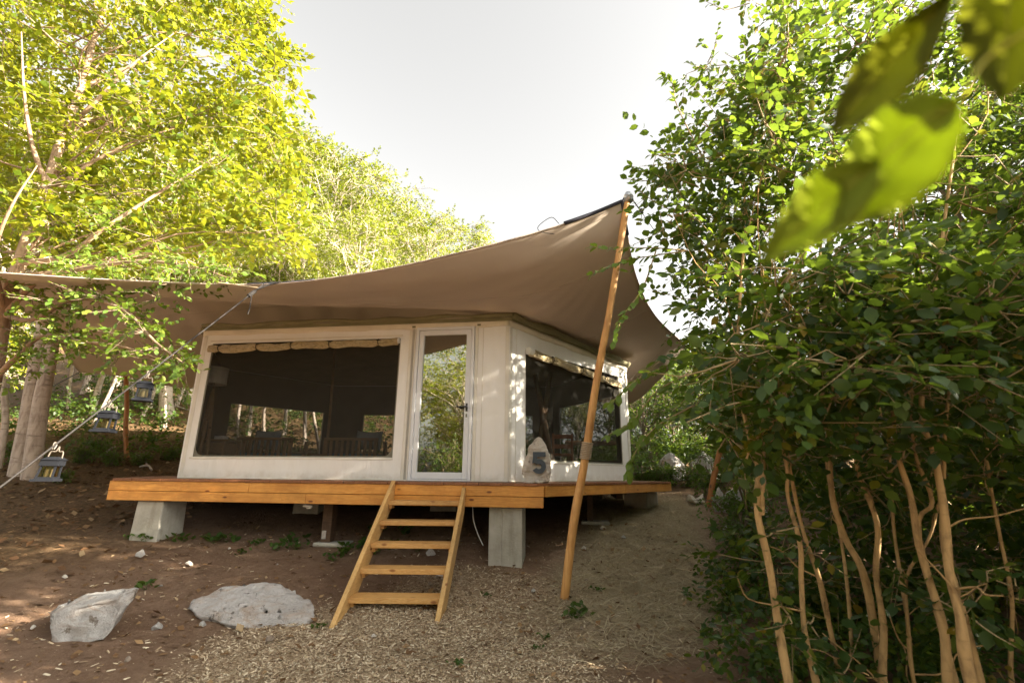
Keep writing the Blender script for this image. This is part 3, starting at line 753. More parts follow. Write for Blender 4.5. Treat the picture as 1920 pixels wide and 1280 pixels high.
V, F = tube(crom([fr(hs_, hz_+.005, .02), fr(hs_, hz_+.005, .06), fr(hs_-.03, hz_+.004, .068), fr(hs_-.12, hz_+.002, .066)], 4), .011, 8); part('handle', V, F, M['blackplastic'], leafd, True)
V, F = box(fr(hs_-.012, hz_-.135, .016), FRONT*.024, -NRM*.008, (0, 0, .05)); bbox_part('lock', V, F, M['chrome'], leafd, .003)
V, F = box(fr(hs_-.005, hz_-.125, .0245), FRONT*.01, -NRM*.002, (0, 0, .03)); part('keyhole', V, F, M['blackplastic'], leafd)

# ------------------------------------------------------------------ inside the tent
def obj_box(mb, c, sx, sy, sz, ax=FRONT, w=.006):
    ay = np.array([-ax[1], ax[0], 0]); V, F = cbox(c, ax*sx, ay*sy, (0, 0, sz)); V, F = bevelled(V, F, w); mb.add(V, F)
def revolve(c, prof, n=24):
    V = []; F = []
    for r, z in prof:
        for j in range(n): th = 2*math.pi*j/n; V.append((c[0]+r*math.cos(th), c[1]+r*math.sin(th), c[2]+z))
    for i in range(len(prof)-1):
        for j in range(n): k_ = (j+1) % n; F.append((i*n+j, i*n+k_, (i+1)*n+k_, (i+1)*n+j))
    return np.array(V), F
lp = at(404, 705, 7.42); lampb = np.array([lp[0], lp[1], ZD+.005])
lamp = empty('floor_lamp', lampb, 'floor lamp with linen drum shade on a driftwood stand behind the mesh', 'lamp')
hh = lp[2]-ZD
V, F = revolve((lp[0], lp[1], ZD), [(.17, hh-.13), (.175, hh+.13), (.17, hh+.13), (.165, hh-.13), (.17, hh-.13)]); part('lamp_shade', V, F, M['shade'], lamp, True)
for k_ in range(4):
    a = random.uniform(0, 6.28); P = crom([lampb+np.array([.09*math.cos(a+k_*1.57), .07*math.sin(a+k_*1.57), 0]), lampb+np.array([.07*math.cos(a+k_*1.57+.5), .05*math.sin(a+k_*1.57), hh*.35]), lampb+np.array([.03*math.cos(a), .03*math.sin(a), hh*.7]), lampb+np.array([0, 0, hh-.2])], 5)
    V, F = tube(P, np.linspace(.035, .016, len(P)), 7); part('driftwood_stem', V, F, M['furn'], lamp, True)
V, F = tube([lampb+np.array([0, 0, hh-.22]), lampb+np.array([0, 0, hh+.05])], .01, 8); part('stem_rod', V, F, M['chrome'], lamp)
V, F = revolve(lampb, [(.001, .03), (.13, .025), (.14, 0), (.001, 0)]); part('foot', V, F, M['furn'], lamp)
nb = at(407, 850, 7.75); nb[2] = ZD+.004
ns = empty('nightstand', nb, 'small wooden nightstand with open shelf beside the lamp', 'nightstand')
for nm, z, h, sx in (('top', .56, .035, .42), ('drawer', .44, .17, .36), ('shelf', .12, .03, .36)):
    m_ = MB(); obj_box(m_, nb+np.array([.03, 0, z]), sx, .36, h); m_.build(nm, M['furn'], ns)
for a in (-1, 1):
    for b in (-1, 1):
        m_ = MB(); obj_box(m_, nb+np.array([.03, 0, .27])+FRONT*a*.185+NRM*b*.16, .035, .035, .54); m_.build('leg', M['furn'], ns)
tp = nb+FRONT*-.06+np.array([0, 0, .578]); 
m_ = MB(); obj_box(m_, tp+np.array([.08, 0, .03]), .16, .12, .055); tag(m_.build('tissue_box', M['white']), 'white box lying on the nightstand', 'box')
def cushion(c, ax, w, h, d, tilt, label):
    n = 14; V = []; F = []
    ay = np.array([-ax[1], ax[0], 0]); upv = np.array([0, 0, 1.])*math.cos(tilt)+ay*math.sin(tilt); nv = np.cross(ax, upv)
    for sgn in (-1, 1):
        for i in range(n+1):
            for j in range(n+1):
                a, b = i/n*2-1, j/n*2-1
                t_ = (1-a**4)*(1-b**4); pin = 1-.12*(1-abs(a))**1*b*b
                V.append(c+ax*w/2*a*(1-.10*(1-b*b)*0)+upv*h/2*b*(1-.14*(1-a*a))+nv*sgn*d/2*max(0, t_)**.5)
    for k_ in range(2):
        for i in range(n):
            for j in range(n):
                a = k_*(n+1)**2+i*(n+1)+j; f = (a, a+1, a+n+2, a+n+1); F.append(f if k_ else f[::-1])
    tag(part('cushion', np.array(V), F, M['cushion'], None, True), label, 'cushion', 'cushions on the slatted seats')
def bench(px0, px1, D, label, ns_, cl):
    a = at(px0, 850, D); b = at(px1, 850, D); a[2] = b[2] = ZD+.004; ax = (b-a)/np.linalg.norm(b-a); L = np.linalg.norm(b-a); ay = np.array([-ax[1], ax[0], 0])
    c = (a+b)/2; r = empty('slatted_armchair', c, label, 'armchair', 'slatted wooden seats inside the tent')
    for s in (0, L-.06):
        for t in (0, .62): V, F = box(a+ax*s+ay*t, ax*.055, ay*.055, (0, 0, .62)); bbox_part('leg', V, F, M['furn'], r)
    V, F = box(a+np.array([0, 0, .60]), ax*L, ay*.07, (0, 0, .045)); bbox_part('top_rail', V, F, M['furn'], r)
    V, F = box(a+ax*.056+np.array([0, 0, .18]), ax*(L-.117), ay*.05, (0, 0, .06)); bbox_part('lower_rail', V, F, M['furn'], r)
    for i in range(ns_):
        s = .1+(L-.24)*i/(ns_-1); V, F = box(a+ax*s+ay*.012+np.array([0, 0, .241]), ax*.045, ay*.025, (0, 0, .358)); part('slat', V, F, M['furn'], r)
    V, F = box(a+ax*.03+ay*.085+np.array([0, 0, .27]), ax*(L-.09), ay*.52, (0, 0, .13)); bbox_part('seat_pad', V, F, M['seatpad'], r, .03, 3)
    cushion(a+ax*L*cl+ay*.35+np.array([0, 0, .62]), ax, .44, .36, .16, .3, label.replace('slatted wooden armchair', 'grey blue cushion on the armchair'))
bench(440, 545, 8.1, 'slatted wooden armchair nearer the lamp behind the mesh window', 8, .35)
bench(604, 706, 8.0, 'slatted wooden armchair nearer the door behind the mesh window', 8, .72)
tb = at(580, 850, 9.3); tb[2] = ZD+.004
ct = empty('coffee_table', tb, 'low dark wooden table between the two slatted armchairs', 'table')
m_ = MB(); obj_box(m_, tb+np.array([0, 0, .40]), .8, .5, .035); m_.build('top', M['furn'], ct)
for a in (-1, 1):
    for b in (-1, 1): m_ = MB(); obj_box(m_, tb+FRONT*a*.34+NRM*b*.2+np.array([0, 0, .19]), .05, .05, .38); m_.build('leg', M['furn'], ct)
pb = at(612, 850, 8.0); pb[2] = ZD+.004
V, F = tube([pb, pb+(at(628, 660, 8.2)-pb)*.5+np.array([.01, 0, 0]), at(628, 655, 8.2)], [.025, .024, .022], 8); tag(part('interior_pole', V, F, M['furn'], None, True, base=pb), 'slim wooden pole standing inside between the armchairs', 'pole')
for nm, q0, q1 in (('one', (1003, 868), (1032, 700)), ('two', (1040, 868), (1004, 702))):
    a = at(*q0, 8.9); b = at(*q1, 8.9); b = at(q1[0], q1[1], 8.9+(.05 if nm == 'one' else -.05)); a[2] = ZD+.004
    V, F = tube([a, (a+b)/2, b], [.06, .055, .045], 9)
    tag(part('crossed_pole', V, F, M['furn'], None, True, base=a), 'thick wooden pole crossed with its twin inside behind the side window', 'pole', 'pair of crossed poles inside the tent')
cc = at(1055, 866, 9.0); cc[2] = ZD+.004
ch = empty('orange_chair', cc, 'orange painted wooden chair inside behind the numbered stone', 'chair')
m_ = MB(); obj_box(m_, cc+np.array([0, 0, .44]), .4, .4, .04); m_.build('seat', M['orange'], ch)
for a in (-1, 1):
    m_ = MB(); obj_box(m_, cc+FRONT*a*.175-NRM*.175+np.array([0, 0, .21]), .04, .04, .42); m_.build('leg', M['orange'], ch)
    m_ = MB(); obj_box(m_, cc+FRONT*a*.175+NRM*.175+np.array([0, 0, .42]), .04, .04, .84); m_.build('leg', M['orange'], ch)
for z in (.6, .78): m_ = MB(); obj_box(m_, cc+NRM*.175+np.array([0, 0, z]), .31, .025, .08); m_.build('back_slat', M['orange'], ch)
tt = at(1120, 850, 10.2); tt[2] = ZD+.004
dt = empty('dining_table', tt, 'dark wooden dining table inside behind the side window', 'table')
m_ = MB(); obj_box(m_, tt+np.array([0, 0, .73]), 1.3, .7, .05); m_.build('top', M['furn'], dt)
for a in (-1, 1):
    for b in (-1, 1): m_ = MB(); obj_box(m_, tt+FRONT*a*.58+NRM*b*.28+np.array([0, 0, .35]), .07, .07, .70); m_.build('leg', M['furn'], dt)

# ------------------------------------------------------------------ tarp canopy
def curve(pts, n):
    C = crom([at(*p) if len(p) == 3 and p[0] > -900 else np.array(p[1:]) for p in pts], 12)
    d = np.r_[0, np.cumsum(np.linalg.norm(np.diff(C, axis=0), axis=1))]; t = np.linspace(0, d[-1], n)
    return np.stack([np.interp(t, d, C[:, k]) for k in range(3)], 1)
NU, NV = 130, 110
Fr = curve([(-170, 498, 4.75), (0, 511, 4.85), (250, 526, 4.92), (500, 532, 4.95), (700, 508, 4.95), (865, 472, 4.92), (1000, 437, 4.9), (1100, 405, 4.9), (1166, 378, 4.9)], NU)
Rt = curve([(1166, 378, 4.9), (1176, 440, 5.1), (1195, 525, 5.8), (1232, 596, 7.2), (1290, 650, 9.5)], NV)
Bk = curve([(150, 697, 12.5), (236, 706, 12.7), (360, 727, 13.0), (560, 715, 13.6), (900, 722, 13.6), (1080, 745, 13.0), (1175, 757, 12.3), (1235, 712, 10.8), (1290, 650, 9.5)], NU)
Lt = curve([(-170, 498, 4.75), (-60, 520, 6.6), (40, 580, 8.6), (105, 632, 10.5), (128, 672, 11.6), (150, 697, 12.5)], NV)
uu = np.linspace(0, 1, NU)[:, None, None]; vv = np.linspace(0, 1, NV)[None, :, None]
S = (1-vv)*Fr[:, None]+vv*Bk[:, None]+(1-uu)*Lt[None]+uu*Rt[None] - ((1-uu)*(1-vv)*Fr[0]+uu*(1-vv)*Fr[-1]+(1-uu)*vv*Bk[0]+uu*vv*Bk[-1])
x_, y_ = S[..., 0], S[..., 1]
t2q = int(np.argmin(np.abs([pix(p)[0]-500 for p in Fr])))
over = np.exp(-(((x_-cen[0])/3.6)**2+((y_-cen[1])/2.6)**2))
S[..., 2] += .95*over*np.sin(np.pi*np.clip(vv[..., 0], 0, 1))**.8*np.sin(np.pi*uu[..., 0])**.5
lam = np.sin(np.pi*uu[..., 0])*np.sin(np.pi*vv[..., 0])
S[..., 2] += lam*.012*np.sin(9*x_+3*y_)
for (cx_, cy_, kk, am) in ((Fr[-1][0], Fr[-1][1], 34, .010), (Fr[t2q][0], Fr[t2q][1], 22, .002), (Rt[-1][0], Rt[-1][1], 26, .009)):    # tension creases fanning out of the fixing points
    dd_ = np.hypot(x_-cx_, y_-cy_); th_ = np.arctan2(y_-cy_, x_-cx_)
    S[..., 2] += am*np.sin(kk*th_+2*np.sin(3*th_))*np.exp(-dd_/1.5)*np.clip(dd_/.5, 0, 1)*np.clip(lam*14, 0, 1)
V = S.reshape(-1, 3); i, j = np.meshgrid(np.arange(NU-1), np.arange(NV-1), indexing='ij'); a = (i*NV+j).ravel()
Fq = np.stack([a, a+NV, a+NV+1, a+1], 1)
canopy = empty('tarp_canopy', (cen[0], cen[1], 3.3), 'huge brown stretched fabric canopy sweeping over the tent to a tall pole', 'canopy')
cl = part('fabric', V, Fq, M['tarp'], canopy, True); md = cl.modifiers.new('thickness', 'SOLIDIFY'); md.thickness = .004
for q, nm in ((Fr, 'hem'), (Rt, 'hem'), (Bk, 'hem'), (Lt, 'hem')):
    VV, FF = tube(q-np.array([0, 0, .004]), .009, 6); part(nm, VV, FF, M['hem'], canopy, True)
for v0 in (.13, .42, .8):                                # sewn seams on the underside
    k_ = int(v0*(NV-1)); VV, FF = tube(S[:, k_]-np.array([0, 0, .004]), .004, 4); part('seam', VV, FF, M['hem'], canopy)
for k_ in (): VV, FF = tube(S[k_, :]-np.array([0, 0, .004]), .004, 4); part('seam', VV, FF, M['hem'], canopy)
P1 = Fr[-1]
def webbing(curve_, i0, i1, w=.022):
    VV, FF = tube(curve_[i0:i1]+np.array([0, 0, .004]), w, 6); part('corner_webbing', VV, FF, M['webbing'], canopy, True)
webbing(Fr, NU-13, NU); webbing(Rt, 0, 9)
t2i = int(np.argmin(np.abs([pix(p)[0]-500 for p in Fr]))); webbing(Fr, t2i-3, t2i+10, .012)
VV, FF = tube(crom([Fr[-14]+np.array([0, 0, .02]), Fr[-15]+np.array([-.03, 0, .12]), Fr[-17]+np.array([-.06, 0, .05]), Fr[-17]+np.array([-.04, 0, -.02]), Fr[-15]+np.array([.0, -.02, -.10])], 5), .004, 5); part('loose_cord', VV, FF, M['rope'], canopy)
b1 = Bk[0]; tgt = at(30, 760, 14.5); tgt[2] = tgt[2]
VV, FF = tube([b1, tgt], .012, 6); part('tie_strap', VV, FF, M['webbing'], canopy)
# tall pole at the canopy corner
fD = float(on_ground(1060, 1122)[1])
pts = [(px_, py_, fD+(4.9-fD)*t_) for px_, py_, t_ in ((1060, 1122, 0), (1075, 985, .15), (1097, 860, .3), (1117, 725, .46), (1141, 595, .65), (1153, 520, .76), (1166, 440, .88), (1178, 366, 1))]
pp = np.array([at(*q) for q in pts]); pp[0][2] = min(pp[0][2], gz(pp[0][0], pp[0][1])); 
foot = pp[0].copy(); foot[2] = gz(foot[0], foot[1]); pp[0] = foot-np.array([0.02, 0, .08]); 
pc_ = crom(pp, 8); rng = np.random.RandomState(3)
rad = np.interp(np.arange(len(pc_)), [0, len(pc_)-1], [.046, .034])*(1+.07*np.convolve(rng.randn(len(pc_)+4), np.ones(5)/5, 'valid'))
tp_ = empty('canopy_pole', foot, 'tall crooked peeled wooden pole holding up the canopy corner', 'pole', 'wooden poles holding up the canopy')
V, F = tube(pc_, rad, 14); part('shaft', V, F, M['pole'], tp_, True)
k0 = [k for k in range(len(pc_)) if pc_[k][2] > pp[2][2]-.06][0]
c0 = pc_[k0]; ax_ = pc_[k0+2]-pc_[k0]; ax_ /= np.linalg.norm(ax_); e1_ = np.cross(ax_, [0, 1, 0]); e1_ /= np.linalg.norm(e1_); e2_ = np.cross(ax_, e1_)
P = [c0+ax_*(.17*t_/120)+(e1_*math.cos(t_*.5)+e2_*math.sin(t_*.5))*.054 for t_ in range(121)]
V, F = tube(P, .0075, 5); part('rope_lashing', V, F, M['rope_tan'], tp_, True)
tpp = pc_[-1]
V, F = tube([tpp-np.array([.01, 0, .09]), tpp+np.array([0, 0, .0]), tpp+np.array([.002, 0, .03])], [.046, .047, .036], 14); part('metal_cap', V, F, M['galv'], tp_, True)
for k_ in range(5):
    a = k_*1.3; V, F = tube(crom([tpp+np.array([.05*math.cos(a+i*.4), .05*math.sin(a+i*.4), -.02-.012*k_+.008*math.sin(i*1.5)]) for i in range(17)], 2), .007, 5); part('wire_loop', V, F, M['galv'], tp_)
V, F = tube(crom([tpp+np.array([-.04, 0, -.02]), (tpp*.6+P1*.4)+np.array([0, 0, .03]), P1], 5), .010, 6); part('tie_cord', V, F, M['webbing'], tp_)
g1 = tpp+np.array([.045, .02, -.02])
V, F = tube(crom([g1, at(1190, 380, 4.95), at(1202, 396, 5.0)], 4), .008, 6); part('guy_cord', V, F, M['webbing'], tp_)
V, F = tube([at(1202, 392, 5.0), at(1204, 400, 5.0)], .02, 8); part('knot', V, F, M['webbing'], tp_)
V, F = tube(crom([at(1203, 400, 5.0), at(1202, 412, 5.0), at(1201, 422, 5.0)], 3), .004, 5); part('guy_cord_tail', V, F, M['webbing'], tp_)
gend = np.array([4.2, 5.6, gz(4.2, 5.6)]); V, F = tube([at(1203, 398, 5.0), gend], .004, 5); part('guy_line', V, F, M['rope'], tp_)
# support pole at the back left, and another one by the path
a = at(243, 893, 12.3); b = at(236, 706, 12.7); a[2] = min(a[2], gz(a[0], a[1]))
V, F = tube(crom([a-np.array([0, 0, .1]), a*.6+b*.4+np.array([-.06, 0, 0]), a*.3+b*.7, b], 6), .055, 9)
r = empty('canopy_pole', a, 'dark orange wooden pole propping the low rear canopy edge behind the lanterns', 'pole', 'wooden poles holding up the canopy'); part('shaft', V, F, M['pole_dark'], r, True)
a = on_ground(1326, 950); b = a+(at(1346, 862, a[1]+.1)-a); b2 = a+(b-a)*2.3
V, F = tube(crom([a-np.array([0, 0, .1]), a*.5+b*.5, b, b2], 5), .05, 9)
r = empty('canopy_pole', a, 'reddish wooden pole slanting out of the bushes beside the path', 'pole', 'wooden poles holding up the canopy'); part('shaft', V, F, M['pole_dark'], r, True)

# guy rope with lanterns
T2 = Fr[t2i]
r_end = at(0, 913, 3.3)
def on_rope(px):
    lo, hi = 0.0, 1.0
    for _ in range(40):
        m_ = (lo+hi)/2
        if pix(T2+(r_end-T2)*m_)[0] > px: lo = m_
        else: hi = m_
    return T2+(r_end-T2)*lo
rp = [T2, on_rope(278), on_rope(206), on_rope(103), r_end]
dirv = (r_end-T2)/np.linalg.norm(r_end-T2); endp = r_end.copy()
while endp[2] > gz(endp[0], endp[1])+.02: endp = endp+dirv*.02
rope = empty('guy_rope', endp, 'taut grey guy rope slanting from the canopy edge to the ground, strung with lanterns', 'rope')
V, F = tube(np.array([T2+(endp-T2)*t_ for t_ in np.linspace(0, 1, 12)]), .0065, 7); part('line', V, F, M['rope'], rope, True)
V, F = tube(crom([T2+np.array([-.5, -.02, .0]), T2+np.array([-.25, -.02, -.03]), T2+(rp[1]-T2)*.06], 4), .008, 6); part('bridle', V, F, M['rope_tan'], rope)
V, F = tube(crom([T2+np.array([.3, 0, .03]), T2+np.array([.1, -.01, 0]), T2+(rp[1]-T2)*.08], 4), .009, 6); part('bridle', V, F, M['rope'], rope)
V, F = tube([T2+(rp[1]-T2)*.10, T2+(rp[1]-T2)*.17], .02, 8); part('knot', V, F, M['rope'], rope)
q = T2+(rp[1]-T2)*.13; V, F = tube([q, q+np.array([.0, 0, -.16]), q+np.array([-.01, 0, -.24])], .006, 5); part('rope_tail', V, F, M['rope'], rope)
V, F = tube([endp+np.array([0, 0, .12]), endp-np.array([0, 0, .15])], [.02, .012], 8); part('stake', V, F, M['galv'], rope)
def lantern(c, yaw, tilt, label, hook):
    """c = underside centre of the hook on the rope"""
    H = .15; wt, wb = .042, .052
    base = c-np.array([0, 0, hook+H+.03])
    r = empty('lantern', base, label, 'lantern', 'black lanterns hanging from the guy rope')
    ca, sa = math.cos(yaw), math.sin(yaw)
    def L(x, y, z):
        x2 = x+z*tilt
        return base+np.array([ca*x2-sa*y, sa*x2+ca*y, z])
    def slab(nm, w0, w1, z0, z1, mat='lantern'):
        V = [L(sx*w0, sy*w0, z0) for sx, sy in ((-1, -1), (1, -1), (1, 1), (-1, 1))]+[L(sx*w1, sy*w1, z1) for sx, sy in ((-1, -1), (1, -1), (1, 1), (-1, 1))]
        part(nm, np.array(V), BOXF, M[mat], r)
    slab('base', wb+.014, wb+.012, 0, .018); slab('plinth', wb, wb, .0181, .03)
    slab('cap', wt+.012, wt+.010, H-.045, H-.005); slab('roof', wt+.018, wt*.72, H-.0049, H+.018)
    for sx in (-1, 1):
        for sy in (-1, 1):
            V = []
            for z, w in ((.0301, wb-.008), (H-.0451, wt-.002)):
                for ex, ey in ((-1, -1), (1, -1), (1, 1), (-1, 1)): V.append(L(sx*w+ex*.0055, sy*w+ey*.0055, z))
            part('corner_post', np.array(V), BOXF, M['lantern'], r)
    for k_ in range(4):
        V = []
        for z, w in ((.0305, wb-.010), (H-.0455, wt-.004)):
            for s in ((-1, 1) if z < .1 else (1, -1)):
                x, y = s*(w-.006), -w
                for _ in range(k_): x, y = -y, x
                V.append(L(x, y, z))
        part('pane', np.array(V), [(0, 1, 2, 3)], M['lglass'], r)
    V, F = revolve(L(0, 0, .0302), [(.001, .09), (.022, .088), (.024, 0), (.001, 0)], 12); part('candle', V, F, M['candle'], r)
    P = crom([L(-wt, 0, H-.02), L(-wt*.9, 0, H+.05), L(-.01, 0, H+hook*.8), L(0, 0, H+hook+.02)], 5); V, F = tube(P, .004, 5); part('handle', V, F, M['wire'], r)
    P = crom([L(wt, 0, H-.02), L(wt*.8, 0, H+.05), L(.01, 0, H+hook*.8), L(0, 0, H+hook+.02)], 5); V, F = tube(P, .004, 5); part('handle', V, F, M['wire'], r)
    P = crom([c+np.array([-.012, 0, -.03]), c+np.array([0, -.012, .006]), c+np.array([0, 0, .018]), c+np.array([0, .014, 0]), c+np.array([0, 0, -.03])], 4); V, F = tube(P, .004, 5); part('hook', V, F, M['wire'], r)
lantern(rp[1], .5, .0, 'black glass lantern hanging highest on the guy rope, before the canopy', .06)
lantern(rp[2], .25, .10, 'black glass lantern hanging in the middle of the guy rope', .05)
lantern(rp[3], .35, .12, 'black glass lantern hanging lowest on the guy rope on a long hook', .07)

# ------------------------------------------------------------------ stones
def rock(name, pts, mat, label=None, cat='rock', group=None, cuts=5, amp=.02, fq=3, seed=0, parent=None, bev=.03, ridges=.0):
    bm = bmesh.new()
    for p in pts: bm.verts.new([float(x) for x in p])
    r = bmesh.ops.convex_hull(bm, input=bm.verts[:])
    junk = [e for e in r['geom_interior'] if isinstance(e, bmesh.types.BMVert)]
    if junk: bmesh.ops.delete(bm, geom=junk, context='VERTS')
    bmesh.ops.dissolve_limit(bm, angle_limit=.05, verts=bm.verts[:], edges=bm.edges[:])
    if bev: bmesh.ops.bevel(bm, geom=bm.edges[:], offset=bev, segments=2, affect='EDGES', profile=.6, clamp_overlap=True)
    bmesh.ops.triangulate(bm, faces=bm.faces[:])
    for _ in range(cuts):
        le = max(e.calc_length() for e in bm.edges)
        es = [e for e in bm.edges if e.calc_length() > le*.5]
        bmesh.ops.subdivide_edges(bm, edges=es, cuts=1); bmesh.ops.triangulate(bm, faces=bm.faces[:])
        if len(bm.verts) > 9000: break
    bmesh.ops.smooth_vert(bm, verts=bm.verts[:], factor=.5, use_axis_x=True, use_axis_y=True, use_axis_z=True)
    bm.normal_update(); off = Vector((seed*7.3, seed*3.1, seed*1.7))
    for v in bm.verts:
        q = v.co*fq+off
        d = mnoise.noise(q)+.5*mnoise.noise(q*2.1)+.3*mnoise.noise(q*4.7)+.2*mnoise.noise(q*11)
        d -= ridges*max(0, .25-abs(mnoise.noise(Vector((q.x*.6, q.y*.6, q.z*3.0)))))*4
        v.co += v.normal*d*amp
    bm.verts.index_update(); V = np.array([v.co[:] for v in bm.verts]); F = [tuple(x.index for x in f.verts) for f in bm.faces]; bm.free()
    o = part(name, V, F, mat, parent, True)
    if label: tag(o, label, cat, group)
    return o
# angular boulder at the left
g0 = on_ground(180, 1203); D0 = g0[1]
def bp(px, py, dD): return at(px, py, D0+dD)
rock('boulder', [bp(92, 1150, .05), bp(100, 1205, 0), bp(140, 1208, -.02), bp(195, 1200, -.03), bp(212, 1170, .0), bp(262, 1103, .12), bp(255, 1100, .3), bp(180, 1108, .25), bp(118, 1130, .18), bp(92, 1150, .4), bp(110, 1200, .5), bp(200, 1195, .45), bp(250, 1115, .45), bp(170, 1115, .5), bp(235, 1118, .03)],
     M['rock_grey'], 'angular pale grey boulder with a jutting tip lying on bare earth', 'rock', None, 7, .020, 6, 2, None, .012, .8)
g0 = on_ground(470, 1178); D0 = g0[1]
rock('boulder', [bp(347, 1138, .25), bp(365, 1118, .42), bp(420, 1100, .5), bp(505, 1088, .52), bp(520, 1097, .5), bp(575, 1118, .42), bp(592, 1142, .25), bp(588, 1162, .1), bp(560, 1173, .02), bp(480, 1182, -.02), bp(420, 1168, .02), bp(370, 1152, .12), bp(470, 1128, .12), bp(470, 1260, .3), bp(400, 1230, .4), bp(560, 1240, .5), bp(480, 1200, .8), bp(360, 1160, .6), bp(590, 1160, .6)],
     M['rock'], 'broad flat pale limestone slab half sunk in the earth beside the stairs', 'rock', None, 7, .022, 5, 5, None, .012, .9)
# standing stone with the number
sb = on_plane(1007, 905, dL+np.array([0, 0, 0]), np.array([0, 0, 1.])); 
sD = 6.02
def sp_(px, py, dD=0): return at(px, py, sD+dD)
stone_pts = []
for dD, k_ in ((0, 1.0), (.13, .9)):
    for (px, py) in ((984, 902), (979, 884), (983, 862), (990, 842), (993, 834), (1003, 819), (1010, 815), (1018, 822), (1025, 834), (1031, 852), (1032, 868), (1035, 884), (1029, 902), (1006, 903)):
        stone_pts.append(sp_(1007+(px-1007)*k_, 903+(py-903)*k_, dD))
dz = ZD+.004-min(p[2] for p in stone_pts); stone_pts = [p+np.array([0, 0, dz]) for p in stone_pts]
stn = empty('number_stone', (stone_pts[0][0]+.15, sD+.06, ZD+.001), 'upright pale pointed stone bearing a dark number 5 on the deck corner', 'stone')
rock('stone', stone_pts, M['rock_tan'], None, None, None, 6, .021, 7, 3, stn, .008, .35)
# the figure 5 as a raised plate
def five(c, h, ax, up, nrm, th=.016):
    t = h*.215; w = h*.66; outer = []; inner = []
    R_o = h*.335; R_i = R_o-t; cx, cy = -.02*h, R_o-h/2
    O = [(w*.44, h/2), (-w*.46, h/2), (-w*.52, -h*.02)]
    # stroke as polygon pieces joined: top bar, stem, bowl
    polys = [[(w*.46, h/2), (-w*.44, h/2), (-w*.44, h/2-t), (w*.46, h/2-t)], [(-w*.44, h/2-t), (-w*.44+t*.9, h/2-t), (-w*.40+t*.85, h*.06), (-w*.50, -h*.03)]]
    a0, a1 = 138, -150; n = 28; ring_o = []; ring_i = []
    for i in range(n+1):
        a = math.radians(a0+(a1-a0)*i/n); ring_o.append((cx+R_o*math.cos(a), cy+R_o*math.sin(a))); ring_i.append((cx+R_i*math.cos(a), cy+R_i*math.sin(a)))
    mb = MB()
    def ext(poly, k_=0.0):
        n_ = len(poly); V = [c+ax*x+up*y+nrm*(th+k_) for x, y in poly]+[c+ax*x+up*y-nrm*.03 for x, y in poly]
        mb.add(V, [tuple(range(n_)), tuple(range(2*n_-1, n_-1, -1))]+[(i, i+n_, (i+1) % n_+n_, (i+1) % n_) for i in range(n_)])
    ext(polys[0]); ext(polys[1], .0004); 
    n_ = n+1; V = []
    for z in (th+.0008, -.03):
        V += [c+ax*x+up*y+nrm*z for x, y in ring_o]+[c+ax*x+up*y+nrm*z for x, y in ring_i]
    F = []
    for i in range(n):
        F += [(i, i+1, n_+i+1, n_+i), (2*n_+i+1, 2*n_+i, 3*n_+i, 3*n_+i+1), (i+1, i, 2*n_+i, 2*n_+i+1), (n_+i, n_+i+1, 3*n_+i+1, 3*n_+i)]
    F += [(0, n_, 3*n_, 2*n_), (n, 2*n_+n, 3*n_+n, n_+n)]
    mb.add(V, F); return mb.build('number_5', M['slate'], stn)
c5 = at(1011, 866, sD-.04)+np.array([0, 0, dz]); five(c5, .255, np.array([1., .0, .0]), np.array([0, .05, 1.])/math.hypot(1, .05), np.array([0, -1., .05]), .012)
for k_, (px, w) in enumerate(((993, .09), (1012, .08))):
    c = at(px, 903, sD-.07); c[2] = ZD+.002; pts_ = [c+np.array([a*w/2, b*.03, z]) for a in (-1, 1) for b in (-1, 1) for z in (0, .022)]
    rock('wedge_stone', pts_, M['rock_tan'], 'small flat stone wedged under the numbered stone on the deck', 'stone', 'wedge stones under the numbered stone', 2, .004, 20, k_, None, .006)
def small_rock(px, py, w, h, mat, label, group, seed, name='rock'):
    c = on_ground(px, py); rng = np.random.RandomState(seed); s = w
    pts_ = []
    for k_ in range(12):
        a = rng.rand()*6.28; e = rng.rand()*2-.6; rr = math.sqrt(max(0, 1-min(1, abs(e))**2))
        pts_.append(c+np.array([math.cos(a)*rr*w/2, math.sin(a)*rr*w/2*.8, h*.35+e*h*.6]))
    big = w > .25
    return rock(name, pts_, mat, label, 'rock', group, 5 if big else 3, w*.05, 1.6/w, seed, None, w*.06, .3)
small_rock(1262, 908, .75, .75, M['rock'], 'white limestone boulder at the end of the path among grasses', None, 11, 'boulder')
small_rock(1322, 900, 1.0, .65, M['rock_grey'], 'mossy grey boulder among ferns behind the path', None, 12, 'boulder')
small_rock(1388, 985, .85, .5, M['rock'], 'large pale rock at the path edge beneath the hazel stems', None, 13, 'boulder')
small_rock(1352, 960, .3, .36, M['rock'], 'upright white rock beside the slanting reddish pole', None, 14)
small_rock(1294, 947, .3, .2, M['rock_tan'], 'tan rock on the path beyond the deck', None, 15)
small_rock(1320, 944, .42, .16, M['rock_tan'], 'low pinkish rock beside the reddish pole on the path', None, 16)
small_rock(1365, 1000, .16, .12, M['rock_grey'], 'small dark rock on the path edge', None, 17)
